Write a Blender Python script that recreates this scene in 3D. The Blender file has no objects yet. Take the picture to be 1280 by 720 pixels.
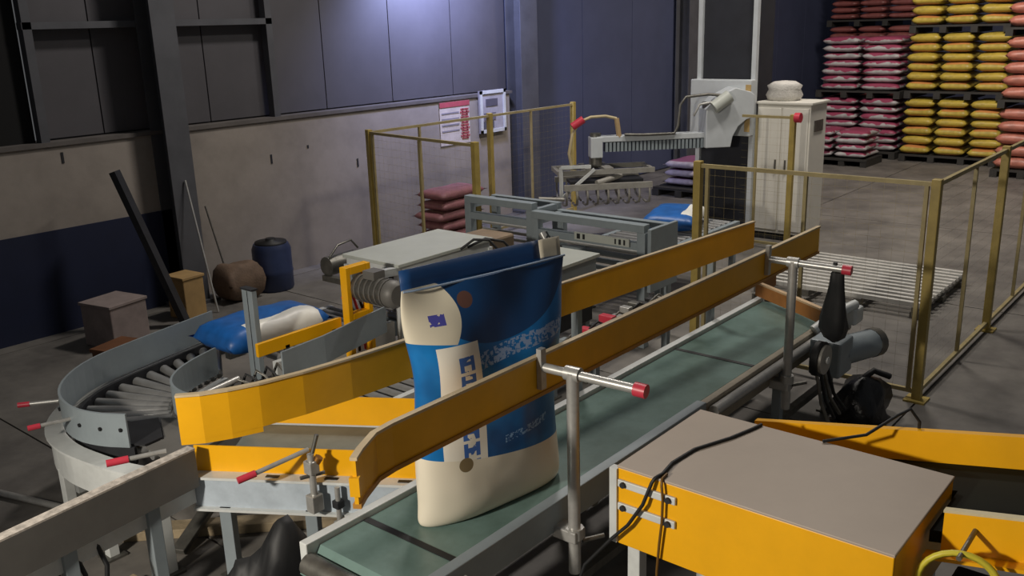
import bpy, bmesh, math, random
from mathutils import Vector, Matrix
random.seed(7)
R = math.radians
S = bpy.context.scene
C = S.collection

# ------------------------------------------------------------------ camera
f_px, pitch, roll, yaw = 1150.0, R(16.0), R(1.75), R(40.187)
F = Vector((math.cos(yaw)*math.cos(pitch), math.sin(yaw)*math.cos(pitch), -math.sin(pitch)))
Rt = Vector((math.sin(yaw), -math.cos(yaw), 0)); Up = Rt.cross(F)
c_, s_ = math.cos(roll), math.sin(roll)
R2 = Rt*c_ - Up*s_; U2 = Rt*s_ + Up*c_
cd = bpy.data.cameras.new('camera'); cam = bpy.data.objects.new('camera', cd); C.objects.link(cam)
m = Matrix((R2, U2, -F)).transposed().to_4x4(); m.translation = Vector((0, 0, 2.4)); cam.matrix_world = m
cd.sensor_fit = 'HORIZONTAL'; cd.sensor_width = 36; cd.lens = 36*f_px/1280; cd.clip_start = .05; cd.clip_end = 200
S.camera = cam

# ------------------------------------------------------------------ light
S.view_settings.view_transform = 'Standard'; S.view_settings.look = 'None'
S.view_settings.gamma = 1; S.view_settings.exposure = 0.0; S.view_settings.use_curve_mapping = False
W = bpy.data.worlds.new('hall_air'); S.world = W; W.use_nodes = True
W.node_tree.nodes['Background'].inputs[0].default_value = (.95, .97, 1.0, 1)
W.node_tree.nodes['Background'].inputs[1].default_value = .085
def lamp(name, kind, loc, power, col, target=None, **kw):
    l = bpy.data.lights.new(name, kind); l.energy = power; l.color = col
    for k, v in kw.items(): setattr(l, k, v)
    o = bpy.data.objects.new(name, l); C.objects.link(o); o.location = loc
    if target: o.rotation_euler = (Vector(target)-Vector(loc)).to_track_quat('-Z', 'Y').to_euler()
    return o
# work lamp hanging to the left of the line: the key light of the near machines
lamp('work_lamp_light', 'SPOT', (-1.6, 2.6, 2.45), 690, (1.0, .92, .80), (2.6, 1.75, .75), shadow_soft_size=.14, spot_size=R(92), spot_blend=.6)
# bluish flood lamp fixed high on the side wall
lamp('flood_lamp_light', 'SPOT', (8.0, 6.95, 3.05), 290, (.47, .53, 1.0), (8.2, 7.75, 2.45), shadow_soft_size=.12, spot_size=R(150), spot_blend=.5)
# added fill over the line for the wall; high bay lamps over the palletising cell and the stacks
lamp('line_fill_light', 'AREA', (6.2, 4.9, 6.0), 150, (1.0, .93, .86), (5.2, 5.2, 0), shape='DISK', size=.7)
lamp('cell_bay_light', 'AREA', (8.4, 2.9, 5.8), 125, (1.0, .93, .84), (8.4, 2.9, 0), shape='DISK', size=.7)
lamp('stack_bay_light', 'AREA', (11.6, 3.2, 5.4), 240, (1.0, .88, .78), (16.0, 4.4, .8), shape='DISK', size=.7)

# ------------------------------------------------------------------ materials
def lin(h):
    h = h.lstrip('#'); v = [int(h[i:i+2], 16)/255 for i in (0, 2, 4)]
    return [(x/12.92 if x <= .04045 else ((x+.055)/1.055)**2.4) for x in v] + [1]
MATS = {}
def mat(name, hexc, rough=.5, metal=0, var=.12, scale=6, bump=0, spec=.5, hex2=None, emit=0):
    if name in MATS: return MATS[name]
    M = bpy.data.materials.new(name); M.use_nodes = True; nt = M.node_tree; N = nt.nodes; L = nt.links
    b = N['Principled BSDF']; b.inputs['Roughness'].default_value = rough; b.inputs['Metallic'].default_value = metal
    b.inputs['Specular IOR Level'].default_value = spec
    tc = N.new('ShaderNodeTexCoord'); no = N.new('ShaderNodeTexNoise')
    no.inputs['Scale'].default_value = scale; no.inputs['Detail'].default_value = 6; no.inputs['Roughness'].default_value = .65
    L.new(tc.outputs['Object'], no.inputs['Vector'])
    rp = N.new('ShaderNodeValToRGB'); c = lin(hexc)
    if hex2: d = lin(hex2)
    else: d = [x*(1-2.2*var) for x in c[:3]]+[1]
    rp.color_ramp.elements[0].color = d; rp.color_ramp.elements[0].position = .32
    rp.color_ramp.elements[1].color = c; rp.color_ramp.elements[1].position = .62
    L.new(no.outputs['Fac'], rp.inputs['Fac']); L.new(rp.outputs['Color'], b.inputs['Base Color'])
    if bump:
        bp = N.new('ShaderNodeBump'); bp.inputs['Strength'].default_value = bump; bp.inputs['Distance'].default_value = .02
        n2 = N.new('ShaderNodeTexNoise'); n2.inputs['Scale'].default_value = scale*7; n2.inputs['Detail'].default_value = 4
        L.new(tc.outputs['Object'], n2.inputs['Vector']); L.new(n2.outputs['Fac'], bp.inputs['Height']); L.new(bp.outputs['Normal'], b.inputs['Normal'])
    MATS[name] = M
    return M
YEL = mat('yellow_paint', '#f2b000', .42, 0, .05, 3)
RAIL = mat('ochre_paint', '#e8aa10', .4, 0, .07, 3)
FEN = mat('fence_yellow_paint', '#a8924c', .5, 0, .12, 9)
FRM = mat('fence_frame_paint', '#a39468', .5, .1, .12, 9)
GRY = mat('grey_blue_paint', '#8d979c', .45, .1, .07, 4)
LGT = mat('pale_frame_paint', '#cfd2d0', .45, .05, .08, 7)
DGR = mat('dark_grey_paint', '#6c6a66', .5, .1, .08, 5)
STL = mat('galvanised_steel', '#b9b8b4', .34, .45, .10, 18)
DST = mat('dull_steel', '#77756f', .45, .7, .15, 18)
ROL = mat('roller_steel', '#a3a3a2', .28, .5, .08, 20)
BLK = mat('black_rubber', '#17181a', .6, 0, .15, 10)
DRK = mat('dark_iron', '#2b2c30', .6, .2, .15, 8)
REDP = mat('red_plastic', '#c4384a', .4, 0, .05, 8)
PALE = mat('pale_slat_paint', '#c9c7c1', .5, 0, .08, 8)
GRIP = mat('gripper_grey', '#a5a29a', .45, .3, .1, 9)
WHT = mat('white_board', '#b4b8b0', .45, 0, .05, 4)
CAB = mat('cabinet_paint', '#d9d6cc', .42, 0, .04, 3)
ROB = mat('robot_paint', '#c4c9cc', .4, .05, .05, 5)
BELT = mat('green_belt_rubber', '#68807a', .34, 0, .16, 3, .04, hex2='#4d635b')
BELT2 = mat('dark_green_belt_rubber', '#12160f', .8, 0, .15, 5, spec=.15)
BOXT = mat('taupe_lid', '#a89a8c', .5, 0, .05, 2)
CARD = mat('brown_plate', '#a9713a', .6, 0, .12, 6)
CONC = mat('concrete', '#77736d', .6, 0, .10, 1.4, .12, hex2='#504d4a')
PLA = mat('white_plaster', '#928a82', .8, 0, .08, 1.6, .1, hex2='#7d766f')
BLU = mat('blue_dado_paint', '#131c38', .6, 0, .1, 3)
SHEET = mat('dark_sheet_metal', '#535155', .6, .15, .08, 1.5)
NSHEET = mat('navy_sheet_metal', '#4a506a', .6, .1, .08, 1.2)
COLM = mat('column_paint', '#55565b', .55, .1, .10, 4)
VOID = mat('unlit_opening_black', '#0b0b0c', .9, 0, .1, 3)  # near-black colour stands for the lack of light in the opening
WOOD = mat('pale_timber', '#9b8b70', .7, 0, .18, 9, .15)
PURP = mat('pallet_dark', '#33322f', .7, 0, .15, 8)
YCAB = mat('yellow_cable', '#d3c43c', .45, 0, .04, 8)
BARR = mat('blue_drum_plastic', '#2a3658', .45, 0, .1, 6)
BROWN = mat('brown_sacking', '#6e5a4a', .8, 0, .15, 9, .2)
MAROON = mat('maroon_sack', '#8a5a5e', .6, 0, .15, 8, .2)

# ------------------------------------------------------------------ mesh helpers
class MB:
    def __init__(s): s.v = []; s.f = []; s.sm = []
    def add(s, vs, fs, smooth=False):
        o = len(s.v); s.v += [tuple(v) for v in vs]; s.f += [tuple(i+o for i in q) for q in fs]; s.sm += [smooth]*len(fs); return s
    def box(s, c, d, rz=0, rot=None):
        hx, hy, hz = d[0]/2, d[1]/2, d[2]/2; M = rot or Matrix.Rotation(rz, 3, 'Z'); c = Vector(c)
        vs = [c + M @ Vector((x, y, z)) for x in (-hx, hx) for y in (-hy, hy) for z in (-hz, hz)]
        return s.add(vs, [(0,1,3,2),(4,6,7,5),(0,4,5,1),(2,3,7,6),(0,2,6,4),(1,5,7,3)])
    def bb(s, x0, x1, y0, y1, z0, z1): return s.box(((x0+x1)/2, (y0+y1)/2, (z0+z1)/2), (abs(x1-x0), abs(y1-y0), abs(z1-z0)))
    def beam(s, a, b, w, h):
        a, b = Vector(a), Vector(b); d = b-a; x = d.normalized(); u = Vector((0,0,1))
        if abs(x.z) > .98: u = Vector((1,0,0))
        y = u.cross(x).normalized(); z = x.cross(y)
        return s.box((a+b)/2, (d.length, w, h), rot=Matrix((x, y, z)).transposed())
    def tube(s, a, b, r, n=10, r2=None, caps=True): return s.path([a, b], r, n, r2, caps)
    def path(s, pts, r, n=8, r2=None, caps=True):
        P = [Vector(p) for p in pts]; vs = []; fs = []; k = len(P)
        prev = None
        for i, p in enumerate(P):
            t = (P[min(i+1, k-1)]-P[max(i-1, 0)]).normalized()
            if prev is None:
                a = Vector((0,0,1)) if abs(t.z) < .9 else Vector((1,0,0)); u = t.cross(a).normalized()
            else: u = (prev - t*prev.dot(t)).normalized()
            prev = u; w = t.cross(u); rr = r if r2 is None else r+(r2-r)*i/(k-1)
            vs += [p+(u*math.cos(2*math.pi*j/n)+w*math.sin(2*math.pi*j/n))*rr for j in range(n)]
        for i in range(k-1):
            for j in range(n): fs.append((i*n+j, i*n+(j+1) % n, (i+1)*n+(j+1) % n, (i+1)*n+j))
        s.add(vs, fs, True)
        if caps: s.add(vs[:n], [tuple(reversed(range(n)))]); s.add(vs[-n:], [tuple(range(n))])
        return s
    def prism(s, poly, z0, z1, fn=None):
        """poly of (a,b); fn maps (a,b,c) to xyz, default xy-z"""
        fn = fn or (lambda a, b, c: (a, b, c)); n = len(poly)
        vs = [fn(a, b, z0) for a, b in poly]+[fn(a, b, z1) for a, b in poly]
        fs = [tuple(reversed(range(n))), tuple(range(n, 2*n))]+[(i, (i+1) % n, n+(i+1) % n, n+i) for i in range(n)]
        return s.add(vs, fs)
    def wall(s, pts, t, z0, z1, dz=None):
        """vertical plate of thickness t along a polyline of (x,y)"""
        P = [Vector((p[0], p[1])) for p in pts]; k = len(P); L = []; Q = []
        for i, p in enumerate(P):
            d = (P[min(i+1, k-1)]-P[max(i-1, 0)]).normalized(); n = Vector((-d.y, d.x))*t/2; L.append(p+n); Q.append(p-n)
        vs = []
        for i in range(k):
            h = dz[i] if dz else 0
            vs += [(L[i].x, L[i].y, z0+h), (L[i].x, L[i].y, z1+h), (Q[i].x, Q[i].y, z1+h), (Q[i].x, Q[i].y, z0+h)]
        fs = [(0,1,2,3), (4*k-1, 4*k-2, 4*k-3, 4*k-4)]
        for i in range(k-1):
            for j in range(4): fs.append((4*i+j, 4*(i+1)+j, 4*(i+1)+(j+1) % 4, 4*i+(j+1) % 4))
        return s.add(vs, fs)
    def lathe(s, prof, c=(0,0,0), axis='Z', n=20):
        vs = []; fs = []; k = len(prof); c = Vector(c)
        for r, h in prof:
            for j in range(n):
                a = 2*math.pi*j/n; x, y = r*math.cos(a), r*math.sin(a)
                vs.append(c+Vector({'Z': (x, y, h), 'X': (h, x, y), 'Y': (y, h, x)}[axis]))
        for i in range(k-1):
            for j in range(n): fs.append((i*n+j, i*n+(j+1) % n, (i+1)*n+(j+1) % n, (i+1)*n+j))
        s.add(vs, fs, True); s.add(vs[:n], [tuple(reversed(range(n)))]); s.add(vs[-n:], [tuple(range(n))])
        return s
    def mesh(s, name, off=(0,0,0)):
        me = bpy.data.meshes.new(name); ox, oy, oz = off
        me.from_pydata([(x-ox, y-oy, z-oz) for x, y, z in s.v], [], s.f)
        me.polygons.foreach_set('use_smooth', s.sm)
        bm = bmesh.new(); bm.from_mesh(me); bmesh.ops.recalc_face_normals(bm, faces=bm.faces); bm.to_mesh(me); bm.free()
        return me
ROOT = {}
def base(o):
    while o.parent: o = o.parent
    return ROOT.get(o.name, Vector((0,0,0)))
def obj(name, mb, M, parent=None, bevel=0, kind=None, label=None, local=False):
    off = (0,0,0) if (local or parent is None) else base(parent)
    me = mb if isinstance(mb, bpy.types.Mesh) else mb.mesh(name, off)
    if M and not me.materials: me.materials.append(M)
    o = bpy.data.objects.new(name, me); C.objects.link(o); o.parent = parent
    if bevel:
        b = o.modifiers.new('edge', 'BEVEL'); b.width = bevel; b.segments = 2; b.limit_method = 'ANGLE'; b.angle_limit = R(40)
    if kind: o['kind'] = kind
    if label: o['label'] = label
    return o
def tag(o, label, cat, group=None):
    o['label'] = label; o['category'] = cat
    if group: o['group'] = group
    return o
def thing(name, label, cat, loc=(0,0,0), group=None):
    o = bpy.data.objects.new(name, None); C.objects.link(o); o.location = loc; o.empty_display_size = .1
    ROOT[o.name] = Vector(loc); return tag(o, label, cat, group)
def one(name, mb, M, label, cat, loc=(0,0,0), group=None, bevel=0):
    """a thing that is a single mesh, built in world coordinates round its own origin"""
    o = obj(name, mb.mesh(name, loc), M, None, bevel); o.location = loc; return tag(o, label, cat, group)
def struct(name, mb, M, label=None, cat='wall', bevel=0):
    o = obj(name, mb, M, None, bevel); o['kind'] = 'structure'
    if label: o['label'] = label; o['category'] = cat
    return o

# ------------------------------------------------------------------ setting
fl = struct('floor', MB().bb(-8, 26, -8, 14, -.2, -.03), mat('floor_joint', '#3c3a38', .9), 'grey concrete factory floor of large cast slabs', 'floor')
slab = MB().bb(-1.494, 1.494, -1.494, 1.494, -.03, 0).mesh('slab'); slab.materials.append(CONC)
for i in range(11):
    for j in range(6):
        o = obj('slab', slab, None, fl); o.location = (-5.4+i*3, -5.95+j*3+.0, 0)

YW = 7.72   # face of the long side wall
w = struct('wall_left', MB().bb(-4, 9.2, YW, YW+.24, 0, 1.55), PLA, 'low off-white plastered wall along the hall', 'wall')
obj('dado_band', MB().bb(-4, 4.35, YW-.012, YW, 0, .87), BLU, w, label='dark blue painted band at the foot of the wall')
obj('coping', MB().bb(-4, 9.24, YW-.02, YW+.26, 1.55, 1.585), mat('coping_grey', '#5f5a57', .8), w)
for (x, z, a) in ((5.49, 1.18, .1), (5.95, 1.25, 1.2), (3.45, 1.45, .2), (6.6, 1.0, .5)):
    obj('chip', MB().box((x, YW-.002, z), (.02, .006, .09 if a < 1 else .03)), DRK, w)
up = struct('wall_upper', MB().bb(3.36, 9.3, YW+.16, YW+.2, 1.55, 6.5), SHEET, 'dark sheet metal cladding above the plastered wall', 'wall')
sx = [3.38, 3.90, 4.36, 4.95, 5.62, 6.35, 7.3, 8.3, 9.3]
for a, b in zip(sx[:-1], sx[1:]):
    p = MB().bb(a+.006, b-.006, YW+.13, YW+.16, 1.60, 6.4)
    obj('panel', p, SHEET, up)
tr = struct('trim_1', MB().bb(3.3, 5.66, YW+.0, YW+.09, 2.47, 2.525), COLM, 'grey horizontal girt crossing the metal cladding', 'trim')
for i, x in enumerate((3.34, 5.62)):
    struct('trim_%d' % (i+2), MB().bb(x-.035, x+.035, YW+.0, YW+.09, 1.585, 6), COLM, ['grey upright stud at the dark end of the cladding', 'grey upright stud beside the bluish lit cladding'][i], 'trim')
struct('wall_dark_bay', MB().bb(-4, 3.30, YW+.1, YW+.2, 1.585, 6.5), VOID, 'black panel in place of the dark opening above the blue band', 'wall')  # flat black panel, darkness of the opening put into its colour
nv = struct('wall_far', MB().bb(9.3, 24, YW+.18, YW+.26, 0, 7), NSHEET, 'dark navy sheet wall behind the palletising cell', 'wall')
x = 9.75
while x < 23.4:
    obj('panel', MB().bb(x, x+1.29, YW+.16, YW+.18, 0.02, 6.9), NSHEET, nv); x += 1.3
struct('wall_back', MB().bb(22, 22.2, -8, 9, 0, 7), NSHEET, 'dark end wall behind the bag stacks', 'wall')
def hcol(name, x0, x1, y, label, h=6.5):
    mb = MB(); mb.bb(x0, x1, y-.012, y+.0, 0, h); mb.bb(x0, x1, y-.25, y-.238, 0, h); mb.bb((x0+x1)/2-.006, (x0+x1)/2+.006, y-.24, y-.01, 0, h)
    o = struct(name, mb, COLM, label, 'column')
    obj('base_plate', MB().bb(x0-.08, x1+.08, y-.3, y, 0, .03), COLM, o); return o
hcol('column_1', 4.25, 4.48, YW, 'grey steel H column standing against the white wall')
hcol('column_2', 9.28, 9.62, YW+.1, 'grey steel H column at the end of the white wall')
hcol('column_3', 13.55, 13.95, YW+.1, 'grey steel H column against the navy wall behind the robot')

# posters on the wall
pr = thing('wall_notice', 'white wall notice with red border and red characters on the plaster wall', 'poster', (8.15, YW-.02, 1.2))
obj('sheet', MB().bb(7.9, 8.42, YW-.012, YW-.004, 1.02, 1.53), mat('notice_white', '#c9bfb8', .6), pr)
nr = mat('notice_red', '#b0505a', .6)
obj('border', MB().bb(7.9, 8.42, YW-.018, YW-.012, 1.47, 1.53), nr, pr)
rb = MB()
for k in range(4):
    z = 1.40-k*.095
    for dx, dz, wx, wz in ((0, .03, .14, .016), (0, -.005, .16, .016), (-.035, 0, .018, .075), (.035, -.01, .018, .075), (0, -.035, .12, .014)):
        rb.box((8.33+dx, YW-.016, z+dz), (wx, .006, wz))
obj('characters', rb, nr, pr)
for k in range(4): obj('text_line', MB().box((8.08, YW-.015, 1.40-k*.07), (.3, .004, .018)), mat('notice_grey', '#8f8a92', .6), pr)
nb = thing('notice_board', 'grey framed picture board hanging at the end of the white wall', 'board', (8.82, YW-.03, 1.3))
obj('panel', MB().bb(8.58, 9.06, YW-.045, YW-.019, 1.1, 1.62), mat('board_grey', '#a9a6ad', .5), nb)
for (a, b, c, d) in ((8.58, 9.06, 1.58, 1.62), (8.58, 9.06, 1.1, 1.14), (8.58, 8.62, 1.1, 1.62), (9.02, 9.06, 1.1, 1.62)):
    obj('frame_bar', MB().bb(a, b, YW-.060, YW-.045, c, d), LGT, nb)
for k, (cc, zz) in enumerate((('#5c5a66', 1.47), ('#6d6872', 1.3), ('#54545f', 1.2))):
    obj('picture', MB().box((8.8-.04*k, YW-.049, zz), (.22, .006, .09)), mat('picture_%d' % k, cc, .5), nb)

# ------------------------------------------------------------------ floor clutter by the wall
one('steel_channel', MB().beam((3.66, 7.30, 1.34), (3.93, 6.98, .02), .11, .05), DRK, 'dark steel channel leaning on the white wall beside the column', 'channel', (3.9, 7.0, 0))
dr = thing('plastic_drum', 'dark blue plastic drum standing at the foot of the white wall', 'drum', (5.10, 7.32, 0))
obj('body', MB().lathe([(.17, 0), (.185, .02), (.185, .16), (.192, .18), (.185, .2), (.185, .40), (.165, .45)], (5.10, 7.32, 0)), BARR, dr)
obj('lid', MB().lathe([(.15, .45), (.15, .47), (.05, .475), (.045, .5)], (5.10, 7.32, 0)), BLK, dr)
# ---- sacks
def sack_mesh(l, wd, h, seed, name='sack', nu=14, nv=10):
    rnd = random.Random(seed); mb = MB(); vs = []; fs = []
    ph = [rnd.uniform(0, 6.28) for _ in range(6)]
    for side in (1, -1):
        for i in range(nu+1):
            for j in range(nv+1):
                u = -1+2*i/nu; v = -1+2*j/nv
                e = (max(0, 1-abs(u)**5))**.5*(max(0, 1-abs(v)**4.6))**.5
                w_ = .10*math.sin(3*u+ph[0])*math.cos(2.5*v+ph[1])+.07*math.sin(7*u+ph[2]+3*v)
                ex = 1-.06*(1-abs(v)**2)*abs(u)**2; ey = 1-.07*(1-abs(u)**2)*abs(v)**2
                z = h/2*e*(1+w_*(1 if side > 0 else .3))*side
                vs.append((u*l/2*ex, v*wd/2*ey, h/2+z*(1 if side > 0 else 1)))
    n = (nu+1)*(nv+1)
    for k in (0, n):
        for i in range(nu):
            for j in range(nv):
                a = k+i*(nv+1)+j; q = (a, a+nv+1, a+nv+2, a+1); fs.append(q)
    lo, hi = min(v[2] for v in vs), max(v[2] for v in vs); vs = [(x, y, (z-lo)*h/(hi-lo)) for x, y, z in vs]
    mb.add(vs, fs, True); me = mb.mesh(name)
    bm = bmesh.new(); bm.from_mesh(me); bmesh.ops.remove_doubles(bm, verts=bm.verts, dist=1e-4); bmesh.ops.recalc_face_normals(bm, faces=bm.faces); bm.to_mesh(me); bm.free()
    return me
def print_mat(name, cbase, cpatch, x0, x1, y0, y1, cedge=None, edge=.8, hl=.4, soft=.12, rough=.42, bump=.25, zb=None):
    """woven sack: base colour, a printed patch within x0..x1, y0..y1 of the sack's own top, coloured ends"""
    M = bpy.data.materials.new(name); M.use_nodes = True; nt = M.node_tree; N = nt.nodes; L = nt.links; b = N['Principled BSDF']
    b.inputs['Roughness'].default_value = rough
    tc = N.new('ShaderNodeTexCoord'); sp = N.new('ShaderNodeSeparateXYZ'); L.new(tc.outputs['Object'], sp.inputs[0])
    def band(o, lo, hi):
        mr = N.new('ShaderNodeMath'); mr.operation = 'GREATER_THAN'; L.new(o, mr.inputs[0]); mr.inputs[1].default_value = lo
        m2 = N.new('ShaderNodeMath'); m2.operation = 'LESS_THAN'; L.new(o, m2.inputs[0]); m2.inputs[1].default_value = hi
        m3 = N.new('ShaderNodeMath'); m3.operation = 'MULTIPLY'; L.new(mr.outputs[0], m3.inputs[0]); L.new(m2.outputs[0], m3.inputs[1]); return m3.outputs[0]
    a = band(sp.outputs[0], x0, x1); c = band(sp.outputs[1], y0, y1)
    mm = N.new('ShaderNodeMath'); mm.operation = 'MULTIPLY'; L.new(a, mm.inputs[0]); L.new(c, mm.inputs[1])
    no = N.new('ShaderNodeTexNoise'); no.inputs['Scale'].default_value = 9; L.new(tc.outputs['Object'], no.inputs['Vector'])
    if zb:
        n3 = N.new('ShaderNodeTexNoise'); n3.inputs['Scale'].default_value = 5; oi = N.new('ShaderNodeObjectInfo'); ad = N.new('ShaderNodeVectorMath'); ad.operation = 'ADD'
        L.new(tc.outputs['Object'], ad.inputs[0]); L.new(oi.outputs['Location'], ad.inputs[1]); L.new(ad.outputs[0], n3.inputs['Vector'])
        wob = N.new('ShaderNodeMath'); wob.operation = 'MULTIPLY_ADD'; L.new(n3.outputs['Fac'], wob.inputs[0]); wob.inputs[1].default_value = .16; wob.inputs[2].default_value = -.08
        zz = N.new('ShaderNodeMath'); zz.operation = 'ADD'; L.new(sp.outputs[2], zz.inputs[0]); L.new(wob.outputs[0], zz.inputs[1])
        bz = band(zz.outputs[0], *zb); m5 = N.new('ShaderNodeMath'); m5.operation = 'MULTIPLY'; L.new(mm.outputs[0], m5.inputs[0]); L.new(bz, m5.inputs[1]); mm = m5
    cr = N.new('ShaderNodeValToRGB'); cr.color_ramp.elements[0].color = [q*.72 for q in lin(cbase)[:3]]+[1]; cr.color_ramp.elements[0].position = .35
    cr.color_ramp.elements[1].color = lin(cbase); cr.color_ramp.elements[1].position = .6; L.new(no.outputs['Fac'], cr.inputs['Fac'])
    mx = N.new('ShaderNodeMix'); mx.data_type = 'RGBA'; L.new(mm.outputs[0], mx.inputs[0]); L.new(cr.outputs[0], mx.inputs[6]); mx.inputs[7].default_value = lin(cpatch)
    out = mx.outputs[2]
    if cedge:
        ab = N.new('ShaderNodeMath'); ab.operation = 'ABSOLUTE'; L.new(sp.outputs[1], ab.inputs[0])
        g = N.new('ShaderNodeMath'); g.operation = 'GREATER_THAN'; L.new(ab.outputs[0], g.inputs[0]); g.inputs[1].default_value = edge
        m4 = N.new('ShaderNodeMix'); m4.data_type = 'RGBA'; L.new(g.outputs[0], m4.inputs[0]); L.new(out, m4.inputs[6]); m4.inputs[7].default_value = lin(cedge); out = m4.outputs[2]
    L.new(out, b.inputs['Base Color'])
    bp = N.new('ShaderNodeBump'); bp.inputs['Strength'].default_value = bump; bp.inputs['Distance'].default_value = .02; L.new(no.outputs['Fac'], bp.inputs['Height']); L.new(bp.outputs[0], b.inputs['Normal'])
    return M
YB = print_mat('yellow_sack_print', '#bba545', '#c0824a', -.36, -.05, -.17, .17)
RB = print_mat('crimson_white_sack_print', '#b4b2b2', '#93405a', -.5, .5, -.5, .5, zb=(.078, .2))
OB = print_mat('salmon_sack_print', '#b3705f', '#a0604f', -.3, .0, -.15, .15)
BB = print_mat('brownish_red_sack_print', '#8d5450', '#7d4a48', -.3, .0, -.15, .15)
BLS = print_mat('blue_white_sack_print', '#1f63b0', '#e3e2da', -.22, .30, -.30, -.10, '#dcdcd6', .24)
def bag_set(M, l, wd, h, k=4):
    r = []
    for i in range(k):
        me = sack_mesh(l, wd, h, i*7+3); me.materials.append(M); r.append(me)
    return r
def pallet(name, x0, x1, y0, y1, z, label, group, M=PURP, h=.12):
    t = thing(name, label, 'pallet', ((x0+x1)/2, (y0+y1)/2, z), group)
    d = MB()
    n = 6
    for k in range(n):
        xx = x0+(x1-x0)*(k+.5)/n; obj('slat', MB().bb(xx-.07, xx+.07, y0, y1, z+h-.03, z+h), M, t)
    for k in range(4):
        yy = y0+.05+(y1-y0-.1)*k/3; obj('bearer', MB().bb(x0, x1, yy-.05, yy+.05, z, z+h-.03), M, t)
    return t
def stack(meshes, x0, ys, z, layers, lh, name, labf, cat, group, jit=.035, alt=True, sink=.9):
    rnd = random.Random(int(z*100)+int(x0*10)+len(ys))
    for L in range(layers):
        for i, y in enumerate(ys):
            o = bpy.data.objects.new(name, meshes[rnd.randrange(len(meshes))]); C.objects.link(o)
            o.location = (x0+rnd.uniform(-jit, jit), y+rnd.uniform(-.006, .006), z+L*lh); o.rotation_euler = (0, 0, rnd.uniform(-.022, .022)+(math.pi if L % 2 and alt else 0))
            tag(o, labf(L, i), cat, group)
tiers = ['lowest', 'middle', 'topmost']
ORD = ['bottom', 'second', 'third', 'fourth', 'fifth', 'sixth', 'seventh', 'eighth']
YC = ['on the salmon stack side', 'in the middle row', 'on the crimson stack side']
ym = bag_set(YB, .84, .495, .155)
yys = [3.66, 4.18, 4.70]
zt = 0
for T in range(3):
    pallet('bag_pallet', 15.98, 16.9, 3.45, 4.93, zt, 'dark pallet under the %s tier of yellow bags' % tiers[T], 'pallets of the yellow stack')
    nl = 6 if T < 2 else 4
    stack(ym, 16.4, yys, zt+.122, nl, .152, 'yellow_bag', lambda L, i, T=T: 'yellow printed sack, %s layer of the %s tier, %s' % (ORD[L], tiers[T], YC[i]), 'bag', 'yellow bags in the %s tier' % tiers[T])
    zt += .122+(nl-1)*.152+.155-.003
rm = bag_set(RB, .80, .675, .131)
zt = 0
for T in range(2):
    pallet('bag_pallet', 16.05, 16.95, 5.02, 6.45, zt, 'dark pallet under the %s tier of crimson and white bags' % ['lower', 'upper'][T], 'pallets of the crimson stack')
    nl = 7
    stack(rm, 16.45, [5.37, 6.07], zt+.122, nl, .127, 'crimson_bag', lambda L, i, T=T: 'crimson and white sack, %s layer of the %s tier, %s' % (ORD[L], ['lower', 'upper'][T], ['beside the yellow stack', 'away from the yellow stack'][i]), 'bag', 'crimson and white bags in the %s tier' % ['lower', 'upper'][T], .035)
    zt += .122+(nl-1)*.127+.131-.003
pallet('bag_pallet', 15.0, 15.75, 5.12, 6.3, 0, 'dark pallet under the short crimson and white pile', None)
r2 = bag_set(RB, .72, .545, .116)
stack(r2, 15.38, [5.43, 6.0], .122, 4, .112, 'crimson_bag', lambda L, i: 'crimson and white sack, %s layer of the short front pile, %s' % (ORD[L], ['beside the open floor', 'beside the white cabinet'][i]), 'bag', 'crimson bags of the short pile')
om = bag_set(OB, .9, .545, .182)
zt = 0
for T in range(3):
    pallet('bag_pallet', 15.0, 15.95, 2.1, 3.3, zt, 'dark pallet under the %s tier of salmon bags' % tiers[T], 'pallets of the salmon stack')
    nl = 5 if T < 2 else 4
    stack(om, 15.45, [3.02, 2.44], zt+.122, nl, .178, 'salmon_bag', lambda L, i, T=T: 'salmon red sack, %s layer of the %s tier, %s' % (ORD[L], tiers[T], ['next to the yellow stack', 'away from the yellow stack'][i]), 'bag', 'salmon bags in the %s tier' % tiers[T], .03)
    zt += .122+(nl-1)*.178+.182-.003
bmz = bag_set(BB, .8, .52, .123)
zt = 0
for T in range(3):
    pallet('bag_pallet', 18.4, 19.3, 5.55, 7.25, zt, 'dark pallet under the %s tier of brownish red bags' % tiers[T], 'pallets of the brownish red stack')
    stack(bmz, 18.8, [5.85, 6.4, 6.95], zt+.122, 8, .12, 'brown_bag', lambda L, i, T=T: 'brownish red sack, %s layer of the %s tier, %s' % (ORD[L], tiers[T], ['behind the yellow stack', 'in the middle row', 'beside the navy wall'][i]), 'bag', 'brownish red bags in the %s tier' % tiers[T])
    zt += .122+7*.12+.123-.003
# maroon pile behind the transfer frame, brown sack by the column
mm_ = bag_set(MAROON, .7, .42, .112)
stack(mm_, 7.0, [6.74], 0.0, 7, .108, 'maroon_bag', lambda L, i: 'maroon sack, %s of the low pile by the far fence' % ORD[L], 'bag', 'maroon bags by the fence')
bs = sack_mesh(.42, .34, .36, 5); bs.materials.append(BROWN)
o = bpy.data.objects.new('brown_sack', bs); C.objects.link(o); o.location = (4.70, 7.3, 0); tag(o, 'lumpy brown sack slumped beside the column foot', 'sack')

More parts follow.
